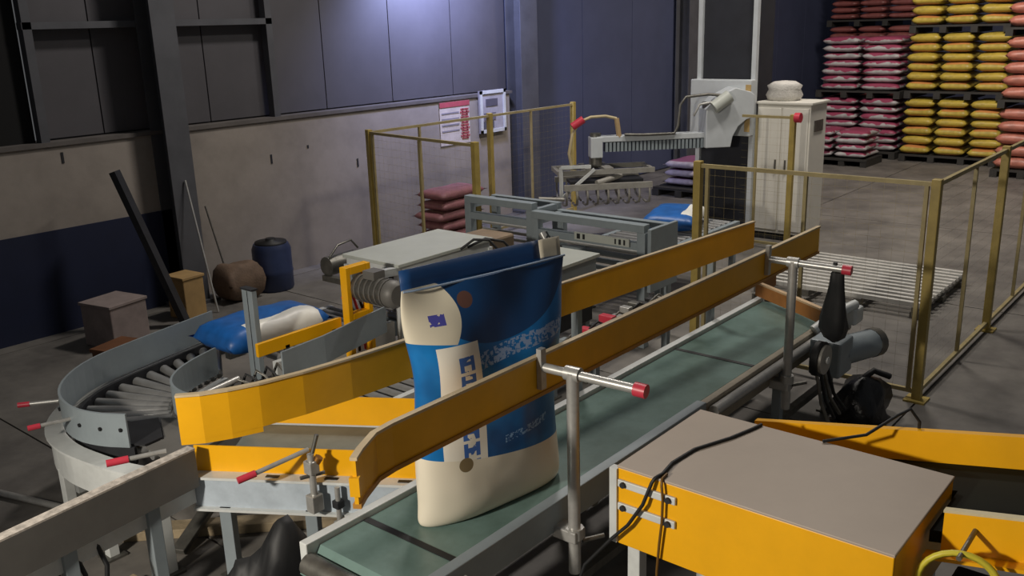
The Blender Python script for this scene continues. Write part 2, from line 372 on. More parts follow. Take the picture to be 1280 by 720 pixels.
# boxes near the column
def carton(name, x0, x1, y0, y1, z0, z1, M, label, cat, rz=0):
    cx, cy = (x0+x1)/2, (y0+y1)/2; t = thing(name, label, cat, (cx, cy, z0))
    obj('body', MB().box((cx, cy, (z0+z1)/2), (x1-x0, y1-y0, z1-z0), rz), M, t, .008)
    obj('lid', MB().box((cx, cy, z1+.01), (x1-x0+.02, y1-y0+.02, .025), rz), M, t, .004)
    return t
carton('packing_case', 3.20, 3.55, 6.9, 7.25, 0, .34, mat('grey_card', '#8c7f7b', .7), 'pale grey packing case in front of the blue band', 'box', .2)
carton('timber_crate', 4.0, 4.21, 7.10, 7.34, 0, .36, mat('tan_card', '#a98a5a', .7), 'tan crate standing at the foot of the column', 'crate', .1)
hj = thing('floor_jack', 'small yellow machine block lying before the column', 'machine', (3.55, 6.2, 0))
obj('body', MB().bb(3.42, 3.68, 6.1, 6.35, .05, .22), YEL, hj, .01); obj('skid', MB().bb(3.38, 3.72, 6.08, 6.37, 0, .05), DRK, hj)
obj('knob', MB().tube((3.5, 6.2, .22), (3.5, 6.2, .30), .03), DRK, hj)
carton('rusty_box', 2.95, 3.25, 6.25, 6.6, 0, .16, mat('rust_card', '#6d4426', .7), 'rust brown box on the floor before the packing case', 'box', .3)
one('thin_rod', MB().tube((4.72, 7.45, 0.0), (4.66, 7.66, .85), .008), DST, 'thin steel rod leaning on the plaster next to the brown sack', 'rod', (4.72, 7.45, 0))
one('loose_cable_pipe', MB().tube((4.31, 7.08, .009), (4.37, 7.455, 1.15), .009), STL, 'thin pale pipe leaning against the column', 'pipe', (4.31, 7.08, 0))

# ------------------------------------------------------------------ safety fences
def fence(label, a, b, posts, uprights, h=1.41, z0=.06, mesh=True, knob=None):
    a, b = Vector((a[0], a[1], 0)), Vector((b[0], b[1], 0)); d = b-a; ang = math.atan2(d.y, d.x)
    t = thing('safety_fence', label, 'fence', a, 'yellow safety fences of the robot cell')
    P = lambda k, z: a+d*k+Vector((0, 0, z))
    for k in posts:
        p = obj('post', MB().box(P(k, h/2+.01), (.055, .055, h+.02), ang), FEN, t, .004)
        obj('foot_plate', MB().box(P(k, .006), (.13, .13, .012), ang), FEN, p)
    obj('top_rail', MB().beam(P(0, h-.012), P(1, h-.012), .026, .026), FRM, t)
    obj('bottom_rail', MB().beam(P(0, z0), P(1, z0), .026, .026), FRM, t)
    for k in uprights: obj('upright', MB().beam(P(k, z0), P(k, h), .024, .024), FRM, t)
    if mesh:
        wm = MB(); L = d.length; n = int(L/.075); kz = int(h/.075)
        nrm = Vector((-d.y, d.x, 0)).normalized()*.0005; dx = d.normalized()*.0005
        for i in range(1, n):
            p = a+d*(i/n); wm.add([p-dx+Vector((0,0,z0)), p+dx+Vector((0,0,z0)), p+dx+Vector((0,0,h)), p-dx+Vector((0,0,h))], [(0,1,2,3)])
        for j in range(1, kz):
            z = z0+(h-z0)*j/kz; wm.add([a+Vector((0,0,z-.0005)), b+Vector((0,0,z-.0005)), b+Vector((0,0,z+.0005)), a+Vector((0,0,z+.0005))], [(0,1,2,3)])
        obj('wire_mesh', wm, FRM, t, kind='stuff')
    return t
fence('yellow mesh safety fence between the green belt and the slatted pallet', (5.84, 1.56), (5.84, 3.19), (0, .985), (.035, .5, .94))
fence('yellow mesh safety fence running from the corner post towards the salmon bags', (5.9, 1.56), (14.2, 1.56), (.199, .40, .6, .8, 1), (.1, .3, .5, .7, .9))
fence('yellow mesh safety fence from the white wall to the transfer frame', (6.2, 7.05), (5.93, 5.36), (0, .985), (.035, .5))
fence('yellow mesh safety fence standing along the white wall', (6.22, 7.05), (9.62, 7.02), (.53, 1), (.2, .75))
f5 = fence('short yellow safety fence in front of the white cabinet', (9.12, 4.44), (9.12, 3.88), (1,), (.3,))
obj('red_knob', MB().lathe([(.05, -.03), (.05, .03)], (9.12, 3.83, 1.40), 'Y', 14), REDP, f5, label='red round knob on the post head')

# ------------------------------------------------------------------ palletising robot
u = Vector((-.726, .688, 0)); nn = Vector((.688, .726, 0)); O = Vector((9.15, 4.8, 0))
def ap(s, n, z): return O+u*s+nn*n+Vector((0, 0, z))
rb = thing('palletising_robot', 'column palletising robot with grey horizontal arm and bag gripper', 'robot', (9.7, 4.82, 0))
obj('base', MB().bb(9.4, 10.1, 4.49, 5.24, 0, .10), DRK, rb, .01)
obj('column', MB().bb(9.5, 10.0, 4.53, 5.12, .10, 3.6), mat('column_cover', '#26282f', .6), rb)
for y in (4.50, 5.15): obj('guide_rail', MB().bb(9.46, 9.52, y-.025, y+.025, .10, 3.6), ROB, rb)
car = obj('carriage', MB().bb(9.36, 9.47, 4.47, 5.2, 1.15, 1.75), ROB, rb, .01)
obj('edge_strip', MB().bb(9.35, 9.36, 4.47, 4.53, 1.2, 1.7), mat('tan_strip', '#b89a62', .5), car)
prof = [(-.37, 1.63), (-.20, 1.68), (.02, 1.58), (.12, 1.46), (.12, 1.05), (-.16, 1.05), (-.18, 1.16), (-.24, 1.27), (-.33, 1.34), (-.41, 1.36), (-.41, 1.6)]
obj('shoulder', MB().prism(prof, -.13, .13, lambda a, b, c: tuple(ap(a, c, b))), ROB, rb, .008)
obj('drive_motor', MB().tube(ap(-.12, -.16, 1.60), ap(.05, -.16, 1.48), .07, 14), WHT, rb)
obj('motor_flange', MB().tube(ap(.0, 0, 1.46), ap(.0, 0, 1.53), .12, 16), DST, rb)
arm = obj('arm', MB().beam(ap(.05, 0, 1.185), ap(1.30, 0, 1.185), .15, .06), ROB, rb, .006)
obj('arm_web', MB().beam(ap(.10, .02, 1.10), ap(1.20, .02, 1.10), .08, .11), mat('arm_web_blue', '#4a5570', .5), arm)
for k in range(26): obj('chain_link', MB().box(ap(.14+k*.042, -.055, 1.10), (.026, .03, .10), math.atan2(u.y, u.x)), GRY, arm)
obj('wrist', MB().box(ap(1.30, 0, 1.10), (.13, .16, .22), math.atan2(u.y, u.x)), ROB, rb, .008)
obj('wrist_cap', MB().tube(ap(1.30, 0, 1.21), ap(1.30, 0, 1.25), .06, 14), DST, rb)
obj('wrist_flange', MB().tube(ap(1.30, 0, .90), ap(1.30, 0, 1.0), .07, 14), DST, rb)
hs = MB().path([ap(-.1, -.1, 1.60), ap(.1, -.1, 1.62), ap(.34, -.1, 1.60), ap(.40, -.1, 1.52), ap(.42, -.1, 1.3), ap(.46, -.1, 1.22), ap(.8, -.09, 1.22), ap(1.0, -.09, 1.23)], .016, 8)
obj('air_hose', hs, DST, rb)
obj('air_hose', MB().path([ap(-.14, -.14, 1.52), ap(.0, -.16, 1.55), ap(.2, -.14, 1.52), ap(.25, -.1, 1.4)], .014, 8), STL, rb)
obj('hose_bracket', MB().tube(ap(1.05, -.05, 1.2), ap(1.08, -.05, 1.40), .028, 8), mat('tan_tube', '#b59a72', .5), rb)
obj('air_hose', MB().path([ap(1.08, -.05, 1.40), ap(1.2, -.05, 1.43), ap(1.36, -.05, 1.425), ap(1.48, -.05, 1.38), ap(1.56, -.05, 1.25), ap(1.60, -.05, 1.05), ap(1.57, -.05, .9)], .016, 8), mat('beige_hose', '#c2b28c', .5), rb)
obj('red_coupling', MB().tube(ap(1.44, -.05, 1.405), ap(1.56, -.05, 1.33), .042, 12), REDP, rb)
gp = obj('gripper_frame', MB().beam(ap(.70, -.20, .86), ap(1.75, -.20, .86), .04, .05).beam(ap(.70, .20, .86), ap(1.75, .20, .86), .04, .05)
    .beam(ap(.72, -.2, .86), ap(.72, .2, .86), .04, .04).beam(ap(1.73, -.2, .86), ap(1.73, .2, .86), .04, .04).beam(ap(1.2, -.22, .88), ap(1.2, .22, .88), .10, .04).beam(ap(1.42, -.22, .88), ap(1.42, .22, .88), .06, .04), GRIP, rb)
for a, b, c, d in ((1.72, .93, 1.72, .60), (1.72, .60, 1.36, .90), (1.72, .93, 1.40, .93)):
    obj('brace', MB().beam(ap(a, -.24, b), ap(c, -.24, d), .03, .03), LGT, gp)
for sd in (-1, 1):
    obj('jaw_bar', MB().beam(ap(.75, sd*.30, .72), ap(1.7, sd*.30, .72), .05, .06), GRIP, gp)
    obj('cylinder', MB().tube(ap(1.05, sd*.12, .80), ap(1.35, sd*.30, .76), .03, 10), GRIP, gp)
    for k in range(9):
        s0 = .78+k*.112
        obj('fork_finger', MB().path([ap(s0, sd*.30, .72), ap(s0, sd*.33, .62), ap(s0, sd*.30, .54), ap(s0, sd*.18, .51), ap(s0, sd*.06, .515)], .013, 6), GRIP, gp)
obj('press_plate', MB().box(ap(1.2, 0, .74), (.8, .25, .03), math.atan2(u.y, u.x)), DRK, gp)
obj('side_rod', MB().tube(ap(1.70, -.3, .60), ap(1.98, -.34, .63), .022, 8), GRIP, gp)

cb = thing('control_cabinet', 'white steel control cabinet beside the robot column', 'cabinet', (9.72, 4.17, 0))
obj('body', MB().bb(9.52, 9.95, 3.86, 4.462, .08, 1.49), CAB, cb, .006)
obj('plinth', MB().bb(9.54, 9.93, 3.88, 4.445, 0, .08), DRK, cb)
obj('top_panel', MB().bb(9.5, 9.97, 3.84, 4.473, 1.49, 1.515), CAB, cb, .004)
for a, b in ((3.88, 4.16), (4.18, 4.445)):
    d = obj('door', MB().bb(9.505, 9.52, a, b, .12, 1.45), CAB, cb, .003)
    obj('handle', MB().bb(9.49, 9.505, (a+b)/2+(.09 if a < 4 else -.09)-.008, (a+b)/2+(.09 if a < 4 else -.09)+.008, .75, .9), DST, d)
obj('side_vent', MB().bb(9.62, 9.85, 3.852, 3.86, 1.2, 1.32), DST, cb)
one('crumpled_bag', MB().lathe([(.02, 0), (.17, .0), (.2, .06), (.17, .12), (.19, .16), (.12, .20), (.02, .21)], (9.75, 4.262, 1.515), 'Z', 9), mat('pale_film', '#c9c6c0', .6, 0, .1, 8, .5), 'crumpled pale film lying on top of the white cabinet', 'film', (9.75, 4.262, 1.515))

# slatted pallet on the cell floor
sp = thing('steel_pallet', 'pale slatted pallet lying on the floor inside the fence', 'pallet', (8.15, 2.75, 0))
for k in range(12):
    x = 7.55+k*.107; obj('slat', MB().bb(x-.022, x+.022, 2.02, 3.5, .10, .135), PALE, sp)
for y in (2.08, 2.55, 3.0, 3.44): obj('bearer', MB().bb(7.5, 8.78, y-.03, y+.03, .05, .10), DST, sp)
for y in (2.08, 2.76, 3.44):
    for x in (7.58, 8.15, 8.7): obj('block', MB().box((x, y, .025), (.1, .1, .05)), DST, sp)

# ------------------------------------------------------------------ conveyors of the return line
def legs(root, pts, zt, M=GRY, w=.05):
    for x, y in pts:
        l = obj('leg', MB().box((x, y, zt/2), (w, w, zt)), M, root, .003)
        obj('foot', MB().box((x, y, .006), (.09, .09, .012)), DST, l)
cyl = {}
def roller(root, a, b, r=.03, M=ROL):
    a, b = Vector(a), Vector(b); key = (round((b-a).length, 3), r, M.name)
    if key not in cyl:
        me = MB().tube((-key[0]/2, 0, 0), (key[0]/2, 0, 0), r, 12).mesh('roller'); me.materials.append(M); cyl[key] = me
    o = obj('roller', cyl[key], None, root); d = b-a
    o.location = (a+b)/2-base(root); o.rotation_euler = d.to_track_quat('X', 'Z').to_euler(); return o
# curve
def resample(pts, n):
    P = [Vector(p) for p in pts]; L = [0]
    for a, b in zip(P[:-1], P[1:]): L.append(L[-1]+(b-a).length)
    out = []
    for k in range(n):
        d = L[-1]*k/(n-1); i = 0
        while i < len(L)-2 and L[i+1] < d: i += 1
        out.append(P[i].lerp(P[i+1], (d-L[i])/(L[i+1]-L[i])))
    return out
def smooth(pts, it=2):
    for _ in range(it):
        q = [pts[0]]
        for a, b in zip(pts[:-1], pts[1:]):
            q += [(a[0]*.75+b[0]*.25, a[1]*.75+b[1]*.25), (a[0]*.25+b[0]*.75, a[1]*.25+b[1]*.75)]
        pts = q+[pts[-1]]
    return pts
OUT = smooth([(1.87, 3.97), (1.79, 4.10), (1.75, 4.28), (1.80, 4.52), (1.95, 4.73), (2.16, 4.88), (2.47, 4.96), (3.05, 5.09)])
INN = smooth([(2.34, 3.84), (2.25, 3.98), (2.23, 4.12), (2.27, 4.28), (2.38, 4.40), (2.52, 4.48), (2.72, 4.55)])
LOW = smooth([(1.86, 3.58), (1.76, 3.80), (1.72, 4.05), (1.70, 4.28), (1.75, 4.53), (1.91, 4.76), (2.13, 4.92), (2.46, 5.01), (3.05, 5.12)])
cv = thing('curved_roller_conveyor', 'grey curved roller conveyor turning the bags round towards the press', 'conveyor', (2.3, 4.3, 0))
obj('outer_guard', MB().wall(OUT, .012, .53, .70), GRY, cv, label='tall grey curved side guard')
obj('inner_guard', MB().wall(INN, .012, .50, .66), GRY, cv)
obj('outer_frame', MB().wall(LOW, .05, .34, .50), LGT, cv); obj('frame_lip', MB().wall(LOW, .09, .50, .512), LGT, cv)
obj('inner_frame', MB().wall([(x+.03, y-.02) for x, y in INN], .04, .36, .47), LGT, cv)
obj('gap_shade_strip', MB().wall([(x+.035, y-.03) for x, y in OUT[2:]], .02, .44, .525), DRK, cv)  # dark strip modelled in place of the shade between guard and rollers
A_, B_ = resample([(1.90, 3.68), (1.86, 3.82)]+OUT[1:], 21), resample([(2.37, 3.86)]+INN[1:], 21)
for k in range(21):
    a, b = A_[k], B_[k]; d = (b-a).normalized()
    roller(cv, (a.x+d.x*.07, a.y+d.y*.07, .485), (b.x-d.x*.03, b.y-d.y*.03, .485), .027)
obj('dark_cover_plate', MB().prism([(1.87, 4.02), (1.88, 4.30), (1.98, 4.40), (2.02, 4.24), (2.13, 4.17), (2.02, 3.94), (1.92, 3.93)], .527, .536), DRK, cv, label='dark cover plate over the first rollers')
obj('grey_cover_plate', MB().prism([(1.90, 3.66), (1.92, 3.92), (2.02, 3.93), (2.14, 4.17), (2.24, 4.06), (2.40, 3.74)], .520, .528), DGR, cv)
for p in (LOW[3], LOW[9], LOW[15], LOW[22]):
    l = obj('leg', MB().box((p[0], p[1], .18), (.05, .05, .36)), LGT, cv, .003); obj('foot', MB().box((p[0], p[1], .006), (.1, .1, .012)), DST, l)
for (p, q) in (((1.76, 4.30), (1.63, 4.34)), ((1.83, 4.58), (1.72, 4.66))):
    r_ = obj('adjusting_rod', MB().tube((p[0], p[1], .63), (q[0], q[1], .63), .010, 8), STL, cv)
    e = (q[0]+(q[0]-p[0])*.4, q[1]+(q[1]-p[1])*.4); obj('red_cap', MB().tube((q[0], q[1], .63), (e[0], e[1], .63), .014, 8), REDP, r_)
for p in (OUT[2], OUT[5], OUT[8], OUT[13]): obj('bolt', MB().tube((p[0]-.014, p[1], .62), (p[0]+.014, p[1], .62), .010, 8), BLK, cv)
wh = obj('drive_wheel', MB().lathe([(.085, -.02), (.085, .02)], (1.72, 3.66, .40), 'Y', 20), BLK, cv); obj('hub', MB().lathe([(.055, -.03), (.055, .03)], (1.72, 3.655, .40), 'Y', 16), DST, wh)
# machinery inside the turn
gm = thing('turn_drive_unit', 'greasy chain drive unit standing inside the conveyor turn', 'machine', (2.78, 4.2, 0))
obj('stand', MB().bb(2.62, 2.97, 4.0, 4.3, 0, .38), DST, gm); obj('gear_case', MB().bb(2.66, 2.92, 4.06, 4.28, .38, .50), DRK, gm, .01)
obj('motor', MB().tube((2.5, 4.12, .47), (2.72, 4.12, .47), .07, 14), DST, gm); obj('shaft', MB().tube((2.42, 4.2, .56), (2.64, 4.22, .57), .018, 8), STL, gm)
obj('chain_wheel', MB().lathe([(.09, -.012), (.09, .012)], (2.82, 4.03, .48), 'Y', 18), DRK, gm)
obj('cover', MB().bb(2.62, 2.98, 3.92, 4.02, .36, .50), DGR, gm, .008)
for k in range(5): obj('cable', MB().path([(2.6+k*.07, 4.25, .5), (2.62+k*.07, 4.22, .58), (2.66+k*.06, 4.17, .55), (2.7+k*.05, 4.13, .49)], .008, 6), BLK if k % 2 else DST, gm)
gpost = thing('sensor_post', 'grey twin profile post rising inside the conveyor turn', 'post', (2.93, 4.42, 0))
obj('profile', MB().bb(2.915, 2.95, 4.42, 4.465, 0, .97), GRY, gpost, .003); obj('profile', MB().bb(2.915, 2.95, 4.475, 4.52, 0, .97), GRY, gpost, .003)
obj('slot_strip', MB().bb(2.918, 2.945, 4.465, 4.475, 0, .96), DRK, gpost); obj('cap', MB().bb(2.91, 2.955, 4.415, 4.525, .97, .98), DRK, gpost)

# straight infeed to the press (lane with yellow rails)
ln = thing('roller_conveyor', 'roller conveyor with yellow side rails carrying a blue sack to the press', 'conveyor', (3.4, 4.7, 0))
for k in range(14): x = 3.1+k*.063; roller(ln, (x, 4.42, .50), (x, 4.98, .50), .024)
obj('side_channel', MB().bb(3.0, 3.95, 4.37, 4.41, .38, .52), LGT, ln); obj('side_channel', MB().bb(3.08, 3.95, 4.99, 5.04, .38, .52), LGT, ln)
obj('yellow_rail', MB().bb(2.86, 3.48, 4.335, 4.36, .60, .68), YEL, ln, .003); obj('yellow_rail', MB().bb(3.1, 3.6, 5.0, 5.03, .58, .64), YEL, ln, .003)
for x in (3.05, 3.4): obj('rail_bracket', MB().bb(x, x+.03, 4.335, 4.36, .5, .62), DST, ln)
legs(ln, ((3.3, 4.38), (3.9, 4.38), (3.3, 5.01), (3.9, 5.01)), .38)
bl = sack_mesh(.78, .455, .20, 11); bl.materials.append(BLS)
o = bpy.data.objects.new('blue_sack', bl); C.objects.link(o); o.location = (3.20, 4.765, .522); tag(o, 'blue and white filled sack lying flat on the rollers before the press', 'sack')

# second roller lane with its guard
l2 = thing('roller_conveyor', 'narrow roller conveyor with a grey side guard behind the ochre guide rail', 'conveyor', (3.5, 3.8, 0))
for k in range(15):
    x = 3.02+k*.085; roller(l2, (x, 3.47, .45), (x, 4.03, .45), .024)
obj('side_guard', MB().wall([(2.83, 4.07), (3.15, 4.10), (3.75, 4.23)], .012, .53, .70), GRY, l2)
obj('side_channel', MB().bb(3.0, 4.28, 4.03, 4.07, .36, .49), LGT, l2); obj('side_channel', MB().bb(3.0, 4.28, 3.43, 3.47, .36, .49), LGT, l2)
legs(l2, ((3.1, 3.45), (4.2, 3.45), (3.1, 4.05), (4.2, 4.05)), .36)
rd = obj('adjusting_rod', MB().tube((3.72, 3.99, .60), (3.72, 3.80, .60), .012, 8), STL, l2); obj('red_cap', MB().tube((3.72, 3.80, .60), (3.72, 3.73, .60), .018, 8), REDP, rd)
obj('rod_stand', MB().bb(3.70, 3.74, 3.97, 4.01, .45, .62), STL, l2)

# flattening press
pb = thing('bag_press', 'flattening press with a pale top board and yellow motor frame', 'press', (4.4, 4.62, 0))
obj('top_board', MB().bb(3.97, 4.92, 4.32, 4.88, .885, .91), WHT, pb, .004, label='pale flat top board')
obj('board_frame', MB().bb(3.99, 4.90, 4.34, 4.86, .82, .885), LGT, pb)
obj('upper_belt', MB().bb(4.02, 4.88, 4.38, 4.82, .70, .80), BLK, pb, .03)
for x in (4.05, 4.85): obj('belt_drum', MB().tube((x, 4.36, .75), (x, 4.84, .75), .05, 14), DST, pb)
obj('bed', MB().bb(3.98, 4.92, 4.40, 4.80, .40, .50), GRY, pb)
for k in range(11): roller(pb, (4.03+k*.085, 4.40, .525), (4.03+k*.085, 4.80, .525), .024)
for x in (3.99, 4.9):
    for y in (4.35, 4.85): obj('corner_post', MB().bb(x-.02, x+.02, y-.02, y+.02, 0, .84), LGT, pb)
yf = obj('yellow_motor_frame', MB().bb(3.49, 3.525, 4.27, 4.33, .0, 1.0).bb(3.655, 3.69, 4.27, 4.33, .0, 1.0).bb(3.525, 3.655, 4.27, 4.33, .95, 1.0).bb(3.525, 3.655, 4.27, 4.33, .66, .70), YEL, pb, .004, label='yellow square motor frame')
mo = obj('motor', MB().tube((3.60, 4.28, .86), (3.60, 3.98, .86), .082, 18), DST, pb, label='grey ribbed electric motor')
for k in range(6): obj('cooling_fin', MB().lathe([(.09, -.006), (.09, .006)], (3.60, 4.01+k*.045, .86), 'Y', 18), DGR, mo)
obj('fan_cover', MB().lathe([(.06, -.02), (.085, .0), (.085, .05)], (3.60, 3.95, .86), 'Y', 18), DGR, mo)
obj('terminal_box', MB().box((3.60, 4.14, .96), (.09, .10, .05)), DGR, mo)
obj('head_beam', MB().beam((3.69, 4.30, .90), (4.0, 4.36, .86), .05, .05), LGT, pb)
for k in range(4): obj('cable', MB().path([(3.52+k*.04, 4.36, .80), (3.53+k*.04, 4.33, .70), (3.55+k*.045, 4.32, .56), (3.56+k*.05, 4.34, .42)], .009, 6), BLK if k % 2 else REDP, pb)
obj('strut', MB().beam((4.0, 4.05, .63), (4.35, 3.95, .63), .05, .05), LGT, pb); obj('strut_post', MB().bb(4.33, 4.38, 3.9, 3.96, 0, .80), LGT, pb)
obj('air_cylinder', MB().tube((4.05, 4.22, .80), (4.3, 4.1, .78), .025, 10), STL, pb)
obj('cable', MB().path([(4.55, 4.30, .90), (4.6, 4.22, .97), (4.68, 4.15, .96), (4.74, 4.12, .88)], .01, 6), BLK, pb)
obj('cable', MB().path([(4.62, 4.30, .90), (4.7, 4.2, .96), (4.8, 4.12, .93), (4.86, 4.1, .86)], .01, 6), BLK, pb)
obj('far_motor', MB().tube((4.0, 5.1, .78), (4.28, 5.1, .78), .07, 14), DST, pb); obj('far_bracket', MB().bb(3.97, 4.01, 4.88, 5.12, .68, .72), DST, pb)
obj('far_cable', MB().path([(4.0, 5.06, .85), (4.1, 5.08, .92), (4.24, 5.1, .93), (4.3, 5.1, .86)], .008, 6), DST, pb)

# weighing table with second board
wt = thing('check_table', 'low machine table with a pale square board behind the ochre rail', 'machine', (4.68, 3.65, 0))
obj('board', MB().bb(4.42, 4.95, 3.40, 3.90, .885, .91), WHT, wt, .004, label='pale square board')
obj('body', MB().bb(4.44, 4.93, 3.42, 3.88, .66, .885), GRY, wt); obj('lower_body', MB().bb(4.46, 4.91, 3.44, 3.86, .45, .66), DRK, wt)
legs(wt, ((4.5, 3.48), (4.88, 3.48), (4.5, 3.82), (4.88, 3.82)), .45)
obj('white_lamp', MB().lathe([(.055, 0), (.06, .02), (.04, .05), (.005, .055)], (5.25, 3.42, .72), 'Z', 14), WHT, wt); obj('lamp_arm', MB().bb(4.93, 5.28, 3.40, 3.44, .69, .72), DST, wt)

# transfer frame in front of the robot
def portal(name, label, y0, y1, x, zt, d=.34):
    t = thing(name, label, 'machine', (x, (y0+y1)/2, 0))
    obj('top_beam', MB().bb(x-.04, x+.04, y0, y1, zt-.06, zt), GRY, t, .004)
    obj('mid_beam', MB().bb(x-.03, x+.03, y0+.05, y1-.05, zt-.20, zt-.14), GRY, t, .004)
    obj('rear_beam', MB().bb(x+d-.03, x+d+.03, y0, y1, zt-.10, zt-.05), GRY, t, .004)
    for y in (y0+.03, y1-.03):
        obj('post', MB().bb(x-.035, x+.035, y-.035, y+.035, 0, zt-.06), GRY, t, .004); obj('rear_post', MB().bb(x+d-.03, x+d+.03, y-.03, y+.03, 0, zt-.1), GRY, t, .004)
        obj('cross_beam', MB().bb(x+.04, x+d-.03, y-.025, y+.025, zt-.11, zt-.06), GRY, t)
    for k in range(3): obj('slide_rod', MB().tube((x+.08, y0+.1, zt-.24-k*.06), (x+.08, y1-.1, zt-.24-k*.06), .014, 8), STL, t)
    return t
p1 = portal('pusher_frame', 'grey pusher frame next to the fence post by the white wall', 4.60, 5.34, 5.76, 1.0)
p2 = portal('pusher_frame', 'grey pusher frame with a white label strip in front of the roller table', 3.50, 4.56, 5.70, .955)
obj('label_strip', MB().bb(5.645, 5.66, 3.62, 4.12, .78, .84), WHT, p2, label='white strip with black markings')
for y, wd in ((4.08, .03), (4.03, .02), (3.70, .02), (3.66, .015), (3.74, .012)): obj('marking', MB().bb(5.642, 5.645, y-wd/2, y+wd/2, .79, .83), BLK, p2)
obj('cylinder', MB().tube((5.62, 4.42, .80), (5.62, 4.30, .62), .03, 10), STL, p2); obj('valve', MB().box((5.62, 4.30, .66), (.08, .10, .10)), DRK, p2)
for k in range(3): obj('cable', MB().path([(5.62, 4.40-k*.03, .78), (5.56, 4.36-k*.03, .70), (5.56, 4.30-k*.03, .63), (5.62, 4.26-k*.03, .58)], .008, 6), BLK, p2)
obj('end_plate', MB().bb(5.66, 6.05, 3.44, 3.47, .45, .93), GRY, p2, .004)
for z in (.58, .64, .70): obj('guard_bar', MB().bb(5.66, 5.70, 3.55, 4.3, z-.012, z+.012), GRY, p2)
one('motor_housing', MB().bb(5.2, 5.5, 4.6, 4.95, 0, .80), mat('tan_metal', '#8d7a64', .55), 'tan motor housing below the grey pusher frame', 'machine', (5.35, 4.78, 0), bevel=.02)
# pick-up roller table
pt = thing('roller_table', 'pick-up roller table under the robot gripper', 'conveyor', (6.95, 4.1, 0))
for k in range(16): x = 6.25+k*.09; roller(pt, (x, 3.78, .58), (x, 4.42, .58), .028)
for y in (3.75, 4.45): obj('side_channel', MB().bb(6.2, 7.68, y-.025, y+.025, .46, .60), GRY, pt)
legs(pt, ((6.3, 3.75), (7.6, 3.75), (6.3, 4.45), (7.6, 4.45)), .46)
b2 = sack_mesh(.74, .50, .17, 23); b2.materials.append(BLS)
o = bpy.data.objects.new('blue_sack', b2); C.objects.link(o); o.location = (7.15, 4.10, .61); o.rotation_euler = (0, 0, .3); tag(o, 'blue and white sack waiting on the roller table under the gripper', 'sack')
sb = bag_set(print_mat('pale_mauve_sack_print', '#b9b0bd', '#8c5878', -.3, .3, -.2, .2), .8, .5, .125, 2)
pallet('bag_pallet', 11.2, 12.3, 5.6, 6.8, 0, 'dark pallet behind the robot gripper', None)
for L in range(3):
    for i in range(2):
        o = bpy.data.objects.new('mauve_bag', sb[i]); C.objects.link(o); o.location = (11.75, 5.92+i*.56, .122+L*.122); tag(o, 'pale mauve sack, %s layer behind the gripper, %s' % (ORD[L], ['robot column side', 'navy wall side'][i]), 'bag', 'mauve bags behind the gripper')

# ------------------------------------------------------------------ diagonal yellow-sided conveyor
d_ = Vector((.53, -.848)); n_ = Vector((.848, .53)); P0 = Vector((1.93, 3.50))
def dg(t, s): p = P0+d_*t+n_*s; return (p.x, p.y)
dc = thing('transfer_conveyor', 'low transfer conveyor with yellow side plates and pale blue grey frame', 'conveyor', (P0.x, P0.y, 0))
obj('side_frame', MB().wall([dg(-.02, 0), dg(1.12, 0)], .03, .36, .50), mat('pale_blue_frame', '#b4bfc9', .4), dc, label='pale blue grey side channel')
obj('frame_flange', MB().wall([dg(-.02, .0), dg(1.12, .0)], .07, .50, .512), LGT, dc); obj('frame_flange', MB().wall([dg(-.02, -.01), dg(1.12, -.01)], .06, .348, .36), LGT, dc)
obj('side_plate', MB().wall([dg(-.02, .035), dg(1.10, .035)], .008, .512, .635), YEL, dc)
obj('side_frame', MB().wall([dg(.0, .58), dg(.9, .58)], .03, .36, .50), LGT, dc)
obj('side_plate', MB().wall([dg(.0, .56), dg(.95, .56)], .008, .512, .66), YEL, dc)
obj('belt', MB().prism([dg(.07, .05), dg(1.05, .05), dg(.9, .55), dg(.02, .55)], .47, .505), mat('grey_belt_rubber', '#6f7670', .5), dc)
for t, s in ((.12, .0), (.52, .0), (1.0, 0), (.1, .58), (.8, .58)):
    x, y = dg(t, s); l = obj('leg', MB().box((x, y, .18), (.055, .055, .36), math.atan2(d_.y, d_.x)), GRY, dc, .003); obj('foot', MB().box((x, y, .006), (.1, .1, .012)), DST, l)
for t in (.35, .62, .95): x, y = dg(t, .0); obj('slot', MB().box((x, y, .513), (.06, .02, .004), math.atan2(d_.y, d_.x)), BLK, dc)
# rod clamp
rc = thing('rod_clamp', 'steel rod clamp with red tipped rod fixed to the transfer conveyor', 'clamp', (dg(.56, -.06)[0], dg(.56, -.06)[1], .40))
x, y = dg(.56, -.063)
obj('upright', MB().tube((x, y, .40), (x, y, .66), .016, 10), STL, rc); obj('clamp_block', MB().box((x, y, .60), (.05, .05, .06)), STL, rc, .005); obj('base_block', MB().box((x, y+.0, .43), (.06, .05, .08)), STL, rc, .005)
xa, ya = dg(.52, .02); xb, yb = dg(.34, -.14); rr = obj('rod', MB().tube((xa, ya, .64), (xb, yb, .60), .011, 8), STL, rc); xd, yd = dg(.28, -.19); obj('red_cap', MB().tube((xb, yb, .60), (xd, yd, .588), .016, 8), REDP, rr)
obj('bolt', MB().tube((x-.05, y+.02, .56), (x+.05, y-.02, .56), .009, 8), DST, rc); obj('bolt', MB().tube((x+.01, y, .66), (x+.035, y-.01, .74), .009, 8), DST, rc)
obj('brass_nut', MB().tube((x+.01, y, .60), (x+.03, y-.02, .64), .02, 6), mat('brass', '#a8763a', .4, .7), rc)
xs, ys = dg(.66, -.05); s2 = thing('side_stand', 'thin steel stand hanging at the conveyor side beside the rod clamp', 'stand', (xs, ys, .1))
obj('rod', MB().tube((xs, ys, .1), (xs, ys, .50), .012, 8), STL, s2)
for z in (.22, .32, .42): obj('knuckle', MB().box((xs, ys, z), (.04, .04, .035)), DRK if z == .42 else STL, s2, .004)

